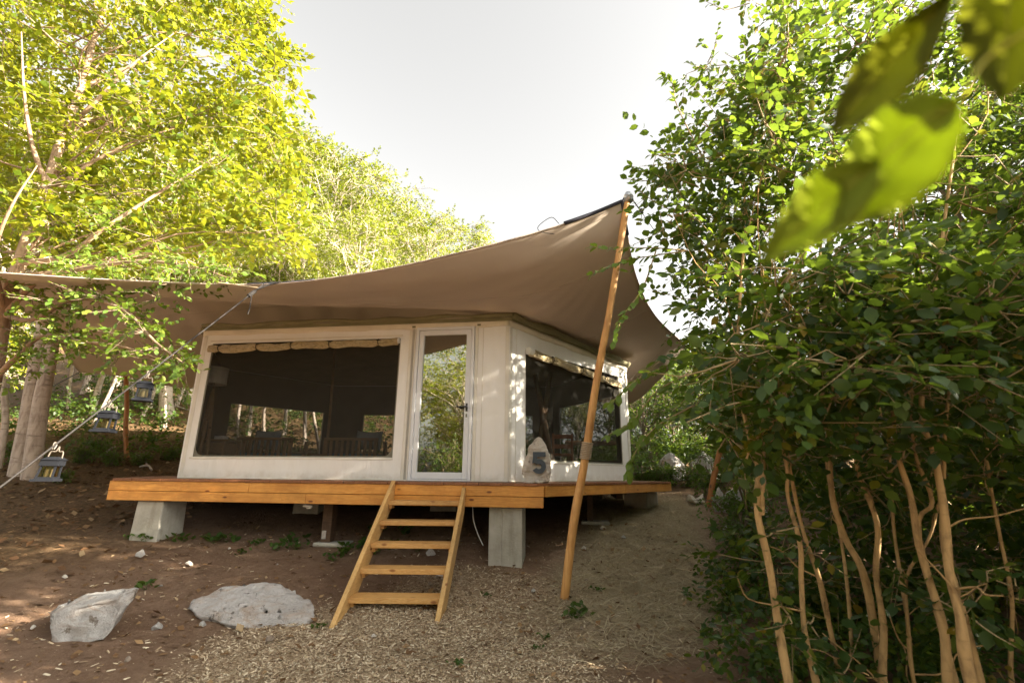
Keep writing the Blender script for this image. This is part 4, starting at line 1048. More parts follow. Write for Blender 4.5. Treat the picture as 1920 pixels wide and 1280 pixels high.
for k_, (px, py, w) in enumerate(((806, 1042, .14), (826, 1084, .15), (806, 1098, .07), (1000, 1110, .06), (1076, 1142, .09), (1063, 1122, .06), (295, 1180, .10), (352, 1062, .10), (338, 1060, .06), (265, 1046, .16), (430, 1030, .05), (505, 1205, .10), (380, 1175, .08), (120, 1085, .07), (240, 1240, .06), (300, 1100, .05), (700, 1195, .05), (1090, 1180, .05), (1170, 1010, .08), (1130, 993, .10), (1100, 1090, .05), (940, 1170, .04), (60, 1180, .06), (1240, 1160, .05), (520, 1060, .04), (1095, 1030, .07))):
    small_rock(px, py, w, w*.6, M[('rock_grey', 'rock_tan', 'rock_dirty')[k_ % 3]], 'small loose stone lying on the bare ground around the stairs', 'small stones on the ground', 30+k_, 'small_stone')

# ------------------------------------------------------------------ foliage machinery
def leaf_tpl(kind):
    if kind == 'near':     # broad leaf, folded along the midrib, 8 triangles
        V = np.array([(0, 0, 0), (.28, .27, .045), (.62, .29, .04), (1, 0, -.05), (.62, -.29, .04), (.28, -.27, .045), (.3, 0, 0), (.65, 0, -.005)])
        F = np.array([(0, 6, 1), (1, 6, 7), (1, 7, 2), (2, 7, 3), (3, 7, 4), (4, 7, 6), (4, 6, 5), (5, 6, 0)])
    elif kind == 'mid':    # 4 triangles
        V = np.array([(0, 0, 0), (.45, .30, .05), (1, 0, -.03), (.45, -.30, .05), (.5, 0, 0)])
        F = np.array([(0, 4, 1), (1, 4, 2), (2, 4, 3), (3, 4, 0)])
    else:                  # far, 2 triangles
        V = np.array([(0, 0, 0), (.5, .33, .06), (1, 0, 0), (.5, -.33, .06)]); F = np.array([(0, 2, 1), (0, 3, 2)])
    return V, F
def rot_axis(ax, ang):
    ax = ax/(np.linalg.norm(ax, axis=-1, keepdims=True)+1e-9); c = np.cos(ang)[..., None, None]; s = np.sin(ang)[..., None, None]
    K = np.zeros(ax.shape[:-1]+(3, 3)); x, y, z = ax[..., 0], ax[..., 1], ax[..., 2]
    K[..., 0, 1] = -z; K[..., 0, 2] = y; K[..., 1, 0] = z; K[..., 1, 2] = -x; K[..., 2, 0] = -y; K[..., 2, 1] = x
    return np.eye(3)+s*K+(1-c)*(K@K)
def frames(d, up):
    x = d/(np.linalg.norm(d, axis=1, keepdims=True)+1e-9); z = up-x*(up*x).sum(1, keepdims=True); z /= np.linalg.norm(z, axis=1, keepdims=True)+1e-9
    return np.stack([x, np.cross(z, x), z], -1)
def sprays(rng, pos, dirs, length, nl, leaf, flat=.35, curl=.25):
    """leaf transforms of flat leafy twigs: positions, rotations, sizes"""
    n = len(pos); up = np.array([0, 0, 1.])+rng.randn(n, 3)*flat; R_ = frames(dirs, up)
    t = (np.arange(nl)+.4)/nl; side = np.where(np.arange(nl) % 2 == 0, 1, -1)
    L = length*(0.7+.6*rng.rand(n, 1))
    lp_ = np.zeros((n, nl, 3)); lp_[..., 0] = t*L; lp_[..., 2] = -.18*L*t*t; lp_[..., 1] = .02*length*rng.randn(n, nl)
    ang = side*(math.radians(62)-.55*t)[None]+.3*rng.randn(n, nl); ang[:, -1] *= .25
    Rz = rot_axis(np.broadcast_to(np.array([0, 0, 1.]), (n, nl, 3)), ang)
    Rx = rot_axis(np.broadcast_to(np.array([1., 0, 0]), (n, nl, 3)), .45*rng.randn(n, nl))
    Ry = rot_axis(np.broadcast_to(np.array([0, 1., 0]), (n, nl, 3)), curl+.35*rng.randn(n, nl))
    W = R_[:, None]@Rz@Ry@Rx
    P = pos[:, None]+np.einsum('nij,nkj->nki', R_, lp_)
    sz = leaf*(.45+.8*rng.rand(n, nl))
    ends = pos+np.einsum('nij,nj->ni', R_, np.concatenate([L, 0*L, -.18*L], 1))
    return P.reshape(-1, 3), W.reshape(-1, 3, 3), sz.reshape(-1), ends
def bake(P, W, sz, tpl):
    V0, F0 = tpl; n = len(P)
    V = (np.einsum('nij,kj->nki', W, V0)*sz[:, None, None]+P[:, None]).reshape(-1, 3)
    F = (F0[None]+(np.arange(n)*len(V0))[:, None, None]).reshape(-1, 3); return V, F
class Wood:
    def __init__(s): s.V = []; s.F = []; s.k = 0
    def add(s, pts, rad, n=6):
        V, F = tube(pts, rad, n, False); F = np.array(F)
        s.V.append(V); s.F.append(F+s.k); s.k += len(V)
    def get(s): return np.concatenate(s.V), np.concatenate(s.F)
def in_ball(rng, n):
    p = rng.randn(n, 3); p /= np.linalg.norm(p, axis=1, keepdims=True); return p*rng.rand(n, 1)**(1/2.2)
def limb(w, rng, a, b, r0, r1, n=6, bend=.12, rise=.1):
    L = np.linalg.norm(b-a); m1 = a+(b-a)*.35+rng.randn(3)*bend*L*.5+np.array([0, 0, rise*L]); m2 = a+(b-a)*.7+rng.randn(3)*bend*L*.4+np.array([0, 0, rise*L*.6])
    P = crom([a, m1, m2, b], 3); w.add(P, np.linspace(r0, r1, len(P)), n); return P
def clump_leaves(rng, w, centres, radii, n_spr, spr_len, nl, leaf, outward=.6, twig=.004, droop=-.15):
    """sprays filling a set of balls; returns arrays of leaf transforms; thin twigs go to w"""
    PP, WW, SS = [], [], []
    for c, r, k in zip(centres, radii, n_spr):
        b = in_ball(rng, k)*np.array([1, 1, .75]); pos = c+b*r
        d = b*outward+rng.randn(k, 3)*.55+np.array([0, 0, droop])
        d[:, 2] *= .6
        p, W, s, ends = sprays(rng, pos, d, spr_len, nl, leaf)
        PP.append(p); WW.append(W); SS.append(s)
        if w is not None:
            for q in range(0, k, 2): w.add(np.array([c+(pos[q]-c)*.15, c+(pos[q]-c)*.6+np.array([0, 0, -.02*r]), pos[q], ends[q]]), [twig*1.6, twig*1.3, twig, twig*.5], 3)
    return np.concatenate(PP), np.concatenate(WW), np.concatenate(SS)

def tree_mesh(seed, H, r0, crown_lo, crown_r, n_cl, n_sp, leaf, tpl='far', lean=0.0, spr=.38, nl=8, cl_r=.75, top_r=.35, forks=0):
    rng = np.random.RandomState(seed); w = Wood()
    wob = np.cumsum(rng.randn(9, 2)*.05*H/8, axis=0); zs = np.linspace(0, 1, 9)
    tr = np.stack([wob[:, 0]-wob[0, 0]+lean*zs*H, wob[:, 1]-wob[0, 1], zs*H*.93], 1)
    trc = crom(tr, 3); rad = r0*(1-.86*np.linspace(0, 1, len(trc)))*(1+.35*np.exp(-np.linspace(0, 1, len(trc))*28)); 
    ww = Wood(); ww.add(trc, rad, 10)
    for k in range(forks):
        t = .12+.3*rng.rand(); i = int(t*(len(trc)-1)); a = trc[i]; ang = rng.rand()*6.28
        e = np.array([a[0]+math.cos(ang)*H*.16, a[1]+math.sin(ang)*H*.16, H*(.65+.25*rng.rand())]); limb(ww, rng, a, e, rad[i]*.7, .02, 8, .06, .08)
    cs = []; rs = []
    while len(cs) < n_cl:
        t = rng.rand(); z = crown_lo+(1-crown_lo)*t
        prof = math.sin(math.pi*min(1, .18+.82*(1-t)**.75))**.7 if t < 1 else top_r
        rr = crown_r*max(top_r*.6, prof)*math.sqrt(rng.rand()); a = rng.rand()*6.28
        i = min(len(trc)-1, int(z*(len(trc)-1)))
        cs.append(np.array([trc[i][0]+rr*math.cos(a), trc[i][1]+rr*math.sin(a), z*H])); rs.append(cl_r*(.6+.7*rng.rand()))
    for c, r in zip(cs, rs):
        zt = max(.08*H, c[2]-.55*math.hypot(c[0], c[1])-.3); i = min(len(trc)-2, int(zt/(H*.93)*(len(trc)-1)))
        limb(ww, rng, trc[i], c, min(rad[i]*.45, .05), .012, 5, .12, .05)
    P, W, S_ = clump_leaves(rng, w, cs, rs, [n_sp]*len(cs), spr, nl, leaf, twig=.006)
    V1, F1 = ww.get(); V2, F2 = w.get()
    return (np.concatenate([V1, V2]), np.concatenate([F1, F2+len(V1)])), bake(P, W, S_, leaf_tpl(tpl))
def tri_mesh(name, VF, mat, smooth=False):
    me = mesh_np(name, VF[0], VF[1]); me.materials.append(mat)
    if smooth: me.polygons.foreach_set('use_smooth', [True]*len(me.polygons))
    return me
def link(name, me, parent=None, loc=None):
    o = bpy.data.objects.new(name, me); col.objects.link(o)
    if parent: o.parent = parent
    if loc is not None: o.location = [float(q) for q in loc]
    return o
def place_tree(name, meshes, loc, rz, sc, label, cat, group, tiltx=0, tilty=0):
    e = empty(name, loc, label, cat, group); e.rotation_euler = (tiltx, tilty, rz); e.scale = (sc, sc, sc)
    link('trunk', meshes[0], e); c = link('crown', meshes[1], e); return e
def make_kind(key, barkm, leafm, **kw):
    wd, lf = tree_mesh(**kw)
    return tri_mesh(key+'_wood', wd, M[barkm], True), tri_mesh(key+'_leaves', lf, M[leafm])

T = {}
T['hillA'] = make_kind('hill_a', 'bark_white', 'leaf_hill', seed=1, H=10, r0=.085, crown_lo=.32, crown_r=2.0, n_cl=46, n_sp=20, leaf=.125, lean=.03)
T['hillB'] = make_kind('hill_b', 'bark_white', 'leaf_hill', seed=2, H=10, r0=.08, crown_lo=.40, crown_r=1.7, n_cl=38, n_sp=20, leaf=.12, lean=-.02, forks=1)
T['hillC'] = make_kind('hill_c', 'bark_pale', 'leaf_hill', seed=3, H=10, r0=.07, crown_lo=.28, crown_r=1.6, n_cl=40, n_sp=18, leaf=.115, lean=.05)
T['big'] = make_kind('big', 'bark_pale', 'leaf_left', seed=5, H=9, r0=.2, crown_lo=.25, crown_r=2.9, n_cl=85, n_sp=24, leaf=.125, forks=2, cl_r=.8)
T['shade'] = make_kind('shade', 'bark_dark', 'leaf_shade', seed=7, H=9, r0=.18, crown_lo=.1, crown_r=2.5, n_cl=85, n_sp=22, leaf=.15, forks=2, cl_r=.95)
T['bush'] = make_kind('bush', 'bark_dark', 'leaf_shade', seed=9, H=3.0, r0=.04, crown_lo=.06, crown_r=1.15, n_cl=34, n_sp=20, leaf=.09, forks=3, cl_r=.5, spr=.3)
T['bushL'] = make_kind('bush_low', 'bark_dark', 'fern', seed=10, H=1.1, r0=.02, crown_lo=.08, crown_r=.6, n_cl=16, n_sp=14, leaf=.08, forks=3, cl_r=.28, spr=.22)

# trees standing on the hillside behind the tent: trunk pixel, distance, height, kind
random.seed(21)
hill = [(175, 14.2, 7, 'C', .12), (235, 17.6, 9, 'C', .08), (262, 15.2, 7, 'C', .16), (288, 18.5, 9.5, 'B', .1), (310, 14.4, 6.5, 'C', .18), (335, 17.2, 8, 'C', .1), (150, 19, 9.5, 'C', .1), (120, 16, 7.5, 'C', .06), (165, 15.5, 10.5, 'A', .0), (190, 17.0, 9.5, 'B', .12), (222, 16, 10, 'A', .14), (250, 17.5, 10, 'C', .15), (272, 16.2, 10.5, 'B', .12), (300, 18, 10, 'A', .10), (322, 16.5, 9, 'C', .05), (345, 17, 10.5, 'B', .10), (140, 18.5, 10, 'C', .08), (205, 20, 11, 'B', .1),
        (448, 14.2, 6.6, 'B', .1), (468, 15, 7, 'A', .06), (500, 14.6, 6.8, 'C', .1), (535, 15.5, 7.4, 'B', .0), (575, 15, 7, 'A', .1), (605, 14.4, 6.6, 'C', .2), (628, 15, 7.2, 'B', .16), (655, 14.8, 7, 'A', .1), (1080, 15.5, 4.0, 'C', .03)]
for px, D, top, kd in ((395, 19, 260, 'A'), (450, 20, 250, 'B'), (500, 21, 270, 'C'), (555, 22, 305, 'A'), (610, 23, 332, 'B'), (655, 22, 345, 'C'), (700, 24, 352, 'A'), (745, 23.5, 385, 'B'), (790, 25, 405, 'C'), (830, 25.5, 425, 'A'), (862, 26, 442, 'C'), (585, 19, 400, 'C'), (420, 24, 240, 'A'), (480, 26, 262, 'B'), (540, 28, 300, 'C'), (665, 27, 350, 'A'), (640, 19.5, 420, 'B'), (720, 20, 430, 'C'), (770, 21, 440, 'A')):
    P = at(px, top, D); hill.append((px, D, P[2]-gz(P[0], D)+.4, kd, 0))
for k, (px, D, H, kd, tl) in enumerate(hill):
    P = at(px, 800, D); x = P[0]; z = gz(x, D)
    lab = {'A': 'slender white-barked tree with a broad sunlit crown on the hillside behind the canopy', 'B': 'forked slender white-barked tree on the hillside behind the canopy', 'C': 'thin pale grey-barked tree on the hillside behind the canopy'}[kd]
    where, grp = (('seen below the canopy behind the lanterns', 'trees behind the lanterns') if px < 360 else ('seen through the big mesh window', 'trees seen through the mesh window') if D < 16 else ('rising above the front canopy edge near the rope', 'trees above the canopy near the rope') if px < 600 else ('above the canopy where the treeline drops', 'trees where the treeline drops'))
    lab = {'A': 'white-barked tree with broad crown ', 'B': 'forked slender white-barked tree ', 'C': 'thin pale grey-barked tree '}[kd]+where
    place_tree('hillside_tree', T['hill'+kd], (x, D, z-.05), random.uniform(0, 6.28), H/10*random.uniform(.97, 1.03), lab, 'tree', grp, 0, tl)
for k, (x, y, H) in enumerate(((-13, 19, 11), (-16, 15, 12), (-18, 21, 12), (-11.5, 24, 12), (-22, 17, 13), (-8, 30, 12), (-15, 28, 12))):
    place_tree('hillside_tree', T['hill'+'ABC'[k % 3]], (x, y, gz(x, y)-.05), k*1.3, H/10, 'slender white-barked tree standing in the wood left of the canopy', 'tree', 'slender trees in the wood left of the canopy')
# two stout pale trunks left of the canopy, and the leafy trees above them
for k, (px, D, H, rz) in enumerate(((-140, 11.5, 9.0, .4), (-60, 13.5, 9.5, 2.2), (300, 15.5, 8.6, 4.0))):
    P = at(px, 845, D); 
    place_tree('beech_tree', T['big'], (P[0], D, gz(P[0], D)-.05), rz, H/9, ('broad beech tree standing outside the left edge of the clearing', 'broad pale beech tree deep in the wood left of the canopy', 'full sunlit beech tree rising behind the canopy')[k], 'tree', None, 0, .05)
# wood behind the camera, mirrored in the door; right-hand trees added to block sun
sh = [(7.3, 6.8, 6.6), (7.4, 5.2, 6.6), (6.8, 3.9, 5.4), (9.5, 3.2, 6.2), (8.2, .3, 5.2), (11.5, -2.5, 6.2), (13.5, 1.5, 7), (13.5, 6.5, 7), (9.5, 9.5, 5.5), (1.5, -9.0, 7.0), (-2.6, -7.2, 5.6), (-6.0, -7.0, 6.2), (-9.0, -6.5, 6.6), (-7.5, -11, 8.5), (-12.0, -9, 8), (-4.4, -10.5, 7.5), (-12.5, -3.5, 6), (13.5, 11, 6.5)]
for k, (x, y, H) in enumerate(sh):
    place_tree('broadleaf_tree', T['shade'] if y > -6 else T['big'], (x, y, gz(x, y)-.05), k*1.7, H/9, 'dense broadleaf tree around the clearing, placed for shade and door reflections', 'tree', 'trees of the wood around the clearing')
# unseen bushes added at the right to block low sun from the hazel stems
for k, (x, y, s) in enumerate(((5.0, 2.2, 1.25), (5.4, .9, 1.3), (5.9, 3.4, 1.4), (6.6, 1.6, 1.6), (5.2, -.6, 1.2))):
    place_tree('leafy_bush', T['bush'], (x, y, gz(x, y)-.05), k*2.4, s, 'unseen leafy bush added to keep low sun off the hazel stems', 'bush', 'added bushes blocking low sun')
# bushes beyond the path
for k, (px, D, s) in enumerate(((1215, 15.0, 1.0), (1265, 17, 1.25), (1330, 14.5, 1.05), (1390, 12.5, 1.1), (1450, 11, 1.2), (1300, 20, 1.5), (1240, 21, 1.4), (1185, 18, 1.2), (1360, 18, 1.4), (1150, 17, 1.1), (1080, 19, 1.2), (1010, 18, 1.0), (1520, 9.5, 1.15), (1640, 8.5, 1.3), (1760, 8, 1.3), (1880, 7, 1.3))):
    P = at(px, 890, D)
    lab = 'leafy bush behind the rear side of the tent, beyond its windows' if px < 1200 else 'leafy bush crowding the far end of the path beside the white boulder' if px < 1290 else 'leafy bush behind the reddish slanting pole at the path' if px < 1480 else 'shaded leafy bush in the dark behind the hazel stems'
    grp = 'bushes behind the tent' if px < 1200 else 'bushes at the end of the path' if px < 1290 else 'bushes behind the slanting pole' if px < 1480 else 'bushes in the dark behind the hazel stems'
    place_tree('leafy_bush', T['bush'], (P[0], D, gz(P[0], D)-.05), k*2.1, s, lab, 'bush', grp)
for k, (x, y, s) in enumerate(((-4.0, -5.0, .8), (-5.6, -4.6, .9), (-7.2, -5.2, .9), (-8.8, -4.4, 1.0), (-2.2, -5.6, .9), (-10.4, -5.0, 1.1))):  # unseen bushes, added to fill the pale low part of the door reflection
    place_tree('leafy_bush', T['bush'], (x, y, gz(x, y)-.05), k*1.4, s, 'unseen leafy bush added behind the view to fill the door reflection', 'bush', 'added bushes mirrored in the door')
for k, (px, py, s) in enumerate(((1225, 905, .9), (1238, 912, .7), (1300, 912, .6), (1340, 930, .7), (1410, 1000, .8), (1205, 915, .6), (1395, 1040, .6))):
    P = on_ground(px, py); place_tree('fern_plant', T['bushL'], P, k*1.1, s, 'low bright green plant between the deck and the white boulder' if px < 1290 else 'low green plant at the path edge below the hazels', 'plant', 'low plants by the boulder' if px < 1290 else 'low plants below the hazels')
for k, (px, py, s) in enumerate(((210, 872, .45), (150, 868, .5), (262, 872, .4), (60, 885, .5), (110, 905, .35), (318, 862, .45), (30, 868, .6), (180, 850, .5))):
    P = on_ground(px, py); place_tree('woodland_plant', T['bushL'], P, k*1.9, s, 'low leafy plant on the woodland floor below the lanterns', 'plant', 'low plants on the woodland floor')

# ------------------------------------------------------------------ beech at the left whose boughs overhang the rope
def poly_in(px, py, poly):
    c = False; n = len(poly)
    for i in range(n):
        (x1, y1), (x2, y2) = poly[i], poly[(i+1) % n]
        if (y1 > py) != (y2 > py) and px < (x2-x1)*(py-y1)/(y2-y1)+x1: c = not c
    return c
def sample_poly(rng, poly, n, d0, d1):
    xs = [p[0] for p in poly]; ys = [p[1] for p in poly]; out = []
    while len(out) < n:
        x, y = rng.uniform(min(xs), max(xs)), rng.uniform(min(ys), max(ys))
        if poly_in(x, y, poly): out.append(at(x, y, rng.uniform(d0, d1)))
    return out
def path_px(pts): return [at(*p) for p in pts]
def left_beech():
    rng = np.random.RandomState(11); w = Wood(); tw = Wood()
    base = at(-60, 900, 5.9); base[2] = gz(base[0], base[1])
    tr = [base-np.array([0, 0, .1])]+path_px([(-25, 760, 5.9), (8, 590, 5.95), (45, 470, 6.0), (88, 350, 6.1), (118, 250, 6.2), (150, 170, 6.4), (175, 80, 6.5), (210, -30, 6.7)])
    C = crom(tr, 5); w.add(C, np.linspace(.10, .03, len(C)), 10)
    boughs = [[(8, 590, 5.95), (80, 520, 5.7), (150, 505, 5.4), (260, 490, 5.2), (360, 500, 5.0), (425, 520, 4.9)],
              [(88, 350, 6.1), (120, 340, 6.0), (180, 300, 5.9), (260, 262, 6.0), (330, 240, 6.2)],
              [(30, 490, 6.0), (120, 480, 5.6), (200, 425, 5.5), (300, 360, 5.6), (380, 310, 5.8), (440, 270, 6.0)],
              [(118, 250, 6.2), (180, 190, 6.0), (250, 120, 6.0), (330, 60, 6.2)], [(88, 350, 6.1), (60, 270, 5.8), (45, 170, 5.6), (40, 60, 5.6)],
              [(150, 170, 6.4), (230, 130, 6.6), (340, 110, 6.8), (470, 100, 7.2)], [(118, 250, 6.2), (210, 215, 6.6), (330, 215, 7), (480, 235, 7.2)],
              [(8, 590, 5.95), (60, 600, 5.5), (140, 560, 5.2), (230, 580, 5.0), (290, 640, 4.8), (350, 685, 4.7)], [(-20, 720, 5.9), (30, 670, 5.6), (80, 630, 5.4), (150, 640, 5.1), (230, 650, 4.9), (320, 680, 4.75)],
              [(8, 590, 5.95), (-10, 480, 5.6), (20, 390, 5.3), (70, 310, 5.2)]]
    for b in boughs:
        Q = path_px(b); Q[0] = C[np.argmin(np.linalg.norm(C-Q[0], axis=1))]; c = crom(Q, 5); w.add(c, np.linspace(.038, .007, len(c)), 6)
    top = [(-60, -60), (500, -60), (525, 60), (545, 110), (500, 170), (525, 225), (545, 250), (470, 330), (560, 420), (500, 470), (400, 470), (330, 450), (200, 500), (90, 470), (-60, 520)]
    cs = sample_poly(rng, top, 250, 5.6, 8.8); rs = [.38*(.7+.6*rng.rand()) for _ in cs]
    for c in cs[::4]:
        i = np.argmin(np.linalg.norm(C-np.array([0, 0, -.3])-c, axis=1)); limb(w, rng, C[max(3, i-3)], c, .016, .006, 5, .1, .02)
    # outlying sprays along the ragged right-hand outline
    for (px, py) in ((500, 95), (520, 100), (535, 100), (490, 40), (470, 15), (515, 165), (500, 200), (505, 225), (515, 255), (530, 300), (545, 330), (555, 390), (480, 300), (520, 440)):
        cs.append(at(px, py, 7.0)); rs.append(.2)
    P, W, S_ = clump_leaves(rng, tw, cs, rs, [15]*len(cs), .36, 8, .125)
    low = []; lr = []
    for b, n in ((boughs[0], 15), (boughs[7], 15), (boughs[8], 10), (boughs[2], 8)):
        c = crom(path_px(b), 8); L = len(c)
        for k in range(n): low.append(c[int(L*(.28+.72*k/n))]+rng.randn(3)*np.array([.07, .1, .05])); lr.append(.15)
    for (px, py, D) in ((60, 560, 5.3), (90, 600, 5.2), (30, 620, 5.4), (130, 600, 5.2), (10, 540, 5.3), (20, 660, 5.4), (60, 690, 5.5), (300, 560, 5.0), (330, 530, 5.0)): low.append(at(px, py, D)); lr.append(.2)
    P2, W2, S2 = clump_leaves(rng, tw, low, lr, [7]*len(low), .26, 8, .07, .5)
    root = empty('beech_tree', (base[0], base[1], gz(base[0], base[1])), 'leaning beech with bright boughs reaching over the guy rope and lanterns', 'tree')
    off = np.array(root.location)
    V, F = w.get(); V2, F2 = tw.get()
    part('trunk', V, F, M['bark_left'], root, True); part('twigs', V2, F2, M['bark_dark'], root)['kind'] = 'stuff'
    V, F = bake(P, W, S_, leaf_tpl('mid')); part('crown', V, F, M['leaf_left'], root)
    o = part('lower_boughs', *bake(P2, W2, S2, leaf_tpl('near')), M['leaf_sprig'], root)
left_beech()
# stout trunks in the wood
for k, pts in enumerate(([(45, 850, 10.0), (52, 790, 10.0), (62, 720, 10.0), (75, 640, 10.05), (85, 560, 10.1), (90, 430, 10.2), (100, 300, 10.3)], [(70, 852, 9.8), (76, 760, 9.8), (90, 690, 9.85), (103, 620, 9.9), (118, 540, 10.0), (140, 400, 10.2)], [(5, 850, 10.4), (10, 790, 10.4), (5, 720, 10.4), (0, 640, 10.4), (10, 500, 10.5)])):
    Q = path_px(pts); g = Q[0].copy(); g[2] = gz(g[0], g[1]); Q[0][2] = min(Q[0][2], g[2]-.1); c = crom(Q, 4)
    r = empty('beech_tree', g, ('stout pale trunk next to its twin at the edge of the wood', 'stout pale leaning trunk below the canopy corner at the wood edge', 'thin crooked pale trunk at the edge of the wood')[k], 'tree')
    V, F = tube(c, np.linspace((.165, .155, .07)[k], (.08, .075, .04)[k], len(c)), 12, False); part('trunk', V, F, M['bark_pale'], r, True)
    rng = np.random.RandomState(50+k); tw = Wood(); e = c[-1]
    cs = [e+rng.randn(3)*np.array([.9, .9, .7])+np.array([0, 0, .8]) for _ in range(22)]
    for q in cs: limb(tw, rng, c[-3], q, .03, .008, 5)
    P, W, S_ = clump_leaves(rng, tw, cs, [.6]*len(cs), [14]*len(cs), .36, 8, .11)
    V, F = tw.get(); part('branches', V, F, M['bark_pale'], r); part('crown', *bake(P, W, S_, leaf_tpl('far')), M['leaf_left'], r)
# undergrowth on the hillside
rng = np.random.RandomState(15)
xy = np.concatenate([np.stack([rng.uniform(-17, 4, 420), rng.uniform(12.5, 24, 420)], 1), np.stack([rng.uniform(-17, -8.5, 14), rng.uniform(10, 13, 14)], 1), np.stack([rng.uniform(2.5, 9, 90), rng.uniform(12, 20, 90)], 1)])
cs = [np.array([x, y, gz(x, y)+.25+.35*rng.rand()]) for x, y in xy]
P, W, S_ = clump_leaves(rng, None, cs, [.45]*len(cs), [11]*len(cs), .34, 7, .11, .6)
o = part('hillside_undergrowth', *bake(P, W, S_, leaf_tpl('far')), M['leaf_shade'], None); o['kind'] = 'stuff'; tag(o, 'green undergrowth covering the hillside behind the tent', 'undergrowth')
# fallen sticks
for k, (a, b) in enumerate((((255, 855), (275, 875)), ((262, 877), (284, 884)), ((188, 858), (215, 840)), ((290, 800), (325, 785)), ((300, 764), (352, 770)))):
    A = on_ground(*a); B = on_ground(*b); V, F = tube(crom([A+np.array([0, 0, .03]), (A+B)/2+np.array([0, .05, .10]), B+np.array([0, 0, .04])], 4), .025, 6)
    tag(part('fallen_branch', V, F, M['bark_white'], None, True), 'pale fallen branch lying on the woodland floor', 'branch', 'fallen branches on the woodland floor')

# ------------------------------------------------------------------ hazels at the right
LEAF_ME = tri_mesh('leaf', leaf_tpl('near'), M['leaf_right']); LEAF_YE = tri_mesh('yellow_leaf', leaf_tpl('near'), M['leaf_yellow'])
def leaf_objects(root, P, W, sz, n, me):
    """the leaves that show largest become objects of their own; returns the mask of the rest"""
    q = np.array([pix(p) for p in P]); vis = (q[:, 0] > 0) & (q[:, 0] < 1920) & (q[:, 1] > 0) & (q[:, 1] < 1280) & (q[:, 2] > .3)
    score = np.where(vis, sz/q[:, 2], -1); idx = np.argsort(-score)[:n]; off = np.array(root.location)
    for i in idx:
        if score[i] < 0: continue
        o = bpy.data.objects.new('leaf', me); col.objects.link(o); o.parent = root
        m = np.eye(4); m[:3, :3] = W[i]*sz[i]; m[:3, 3] = P[i]-off; o.matrix_local = Matrix(m.tolist())
    keep = np.ones(len(P), bool); keep[idx] = False; return keep
stems = {
 'A': [[(1484, 1300, 3.0), (1468, 1180, 3.0), (1450, 1060, 3.0), (1428, 960, 3.02), (1412, 880, 3.05), (1402, 820, 3.1), (1385, 700, 3.2), (1380, 560, 3.4), (1400, 400, 3.6)],
       [(1428, 965, 3.02), (1432, 900, 3.05), (1438, 820, 3.1), (1462, 760, 3.1), (1485, 700, 3.15), (1500, 620, 3.2), (1530, 480, 3.4)],
       [(1535, 1300, 3.2), (1512, 1190, 3.2), (1505, 1090, 3.2), (1500, 1020, 3.22), (1478, 930, 3.25), (1462, 870, 3.3), (1440, 720, 3.4), (1430, 500, 3.7)],
       [(1556, 1170, 3.5), (1530, 1080, 3.45), (1512, 1000, 3.4), (1490, 920, 3.4), (1472, 860, 3.4), (1470, 760, 3.5), (1500, 560, 3.8)]],
 'B': [[(1612, 1090, 3.6), (1590, 1010, 3.6), (1578, 930, 3.6), (1568, 830, 3.6), (1545, 740, 3.65), (1520, 660, 3.7), (1540, 420, 4.0), (1550, 200, 4.3)],
       [(1668, 1290, 3.3), (1662, 1180, 3.3), (1652, 1080, 3.3), (1640, 980, 3.35), (1622, 880, 3.4), (1606, 790, 3.4), (1600, 700, 3.45), (1640, 450, 3.7), (1660, 150, 4.1)],
       [(1592, 1280, 3.9), (1588, 1120, 3.9), (1566, 1000, 3.9), (1552, 860, 3.95), (1560, 700, 4.0)], [(1706, 1250, 3.9), (1692, 1100, 3.9), (1676, 980, 3.9), (1668, 860, 3.95), (1640, 720, 4.0)]],
 'C': [[(1775, 1300, 2.85), (1762, 1180, 2.85), (1745, 1070, 2.85), (1722, 1010, 2.88), (1702, 930, 2.9), (1688, 850, 2.9), (1670, 760, 3.0), (1665, 600, 3.2), (1690, 350, 3.6)],
       [(1735, 1010, 3.05), (1742, 940, 3.05), (1728, 850, 3.05), (1715, 750, 3.1), (1720, 550, 3.3)],
       [(1728, 1290, 3.3), (1718, 1180, 3.3), (1712, 1080, 3.3), (1735, 1000, 3.3), (1752, 880, 3.35), (1740, 720, 3.4)]],
 'D': [[(1825, 1270, 2.65), (1800, 1160, 2.65), (1782, 1070, 2.68), (1775, 970, 2.7), (1762, 850, 2.7), (1745, 750, 2.75), (1760, 500, 3.0), (1800, 200, 3.4)],
       [(1800, 1120, 2.85), (1790, 1020, 2.85), (1788, 900, 2.85), (1784, 740, 2.9), (1830, 480, 3.2)],
       [(1905, 1280, 3.3), (1890, 1120, 3.3), (1868, 980, 3.3), (1860, 840, 3.35), (1872, 700, 3.4)]]}
U_poly = [(1470, -90), (1320, 70), (1270, 200), (1240, 310), (1275, 420), (1260, 520), (1325, 640), (1300, 730), (1375, 850), (1420, 850), (1500, 800), (1650, 760), (1980, 800), (2100, -90)]
dark_poly = [(1420, 620), (2100, 560), (2150, 1300), (1500, 1280), (1400, 1000)]
rngR = np.random.RandomState(77)
cl_all = sample_poly(rngR, U_poly, 190, 2.9, 5.2)
cl_all += sample_poly(rngR, [(1360, 540), (1500, 470), (1960, 470), (1960, 720), (1700, 740), (1480, 770), (1390, 820)], 44, 2.4, 3.0)
cl_all += sample_poly(rngR, [(1215, 300), (1420, 220), (1420, 700), (1300, 650), (1250, 450)], 16, 3.3, 4.5)
cl_sparse = sample_poly(rngR, [(1370, 780), (1600, 740), (1950, 700), (1950, 1290), (1500, 1290), (1400, 900)], 24, 2.6, 3.5)+sample_poly(rngR, [(1370, 760), (1950, 700), (1950, 800), (1700, 870), (1390, 860)], 16, 2.6, 3.3)
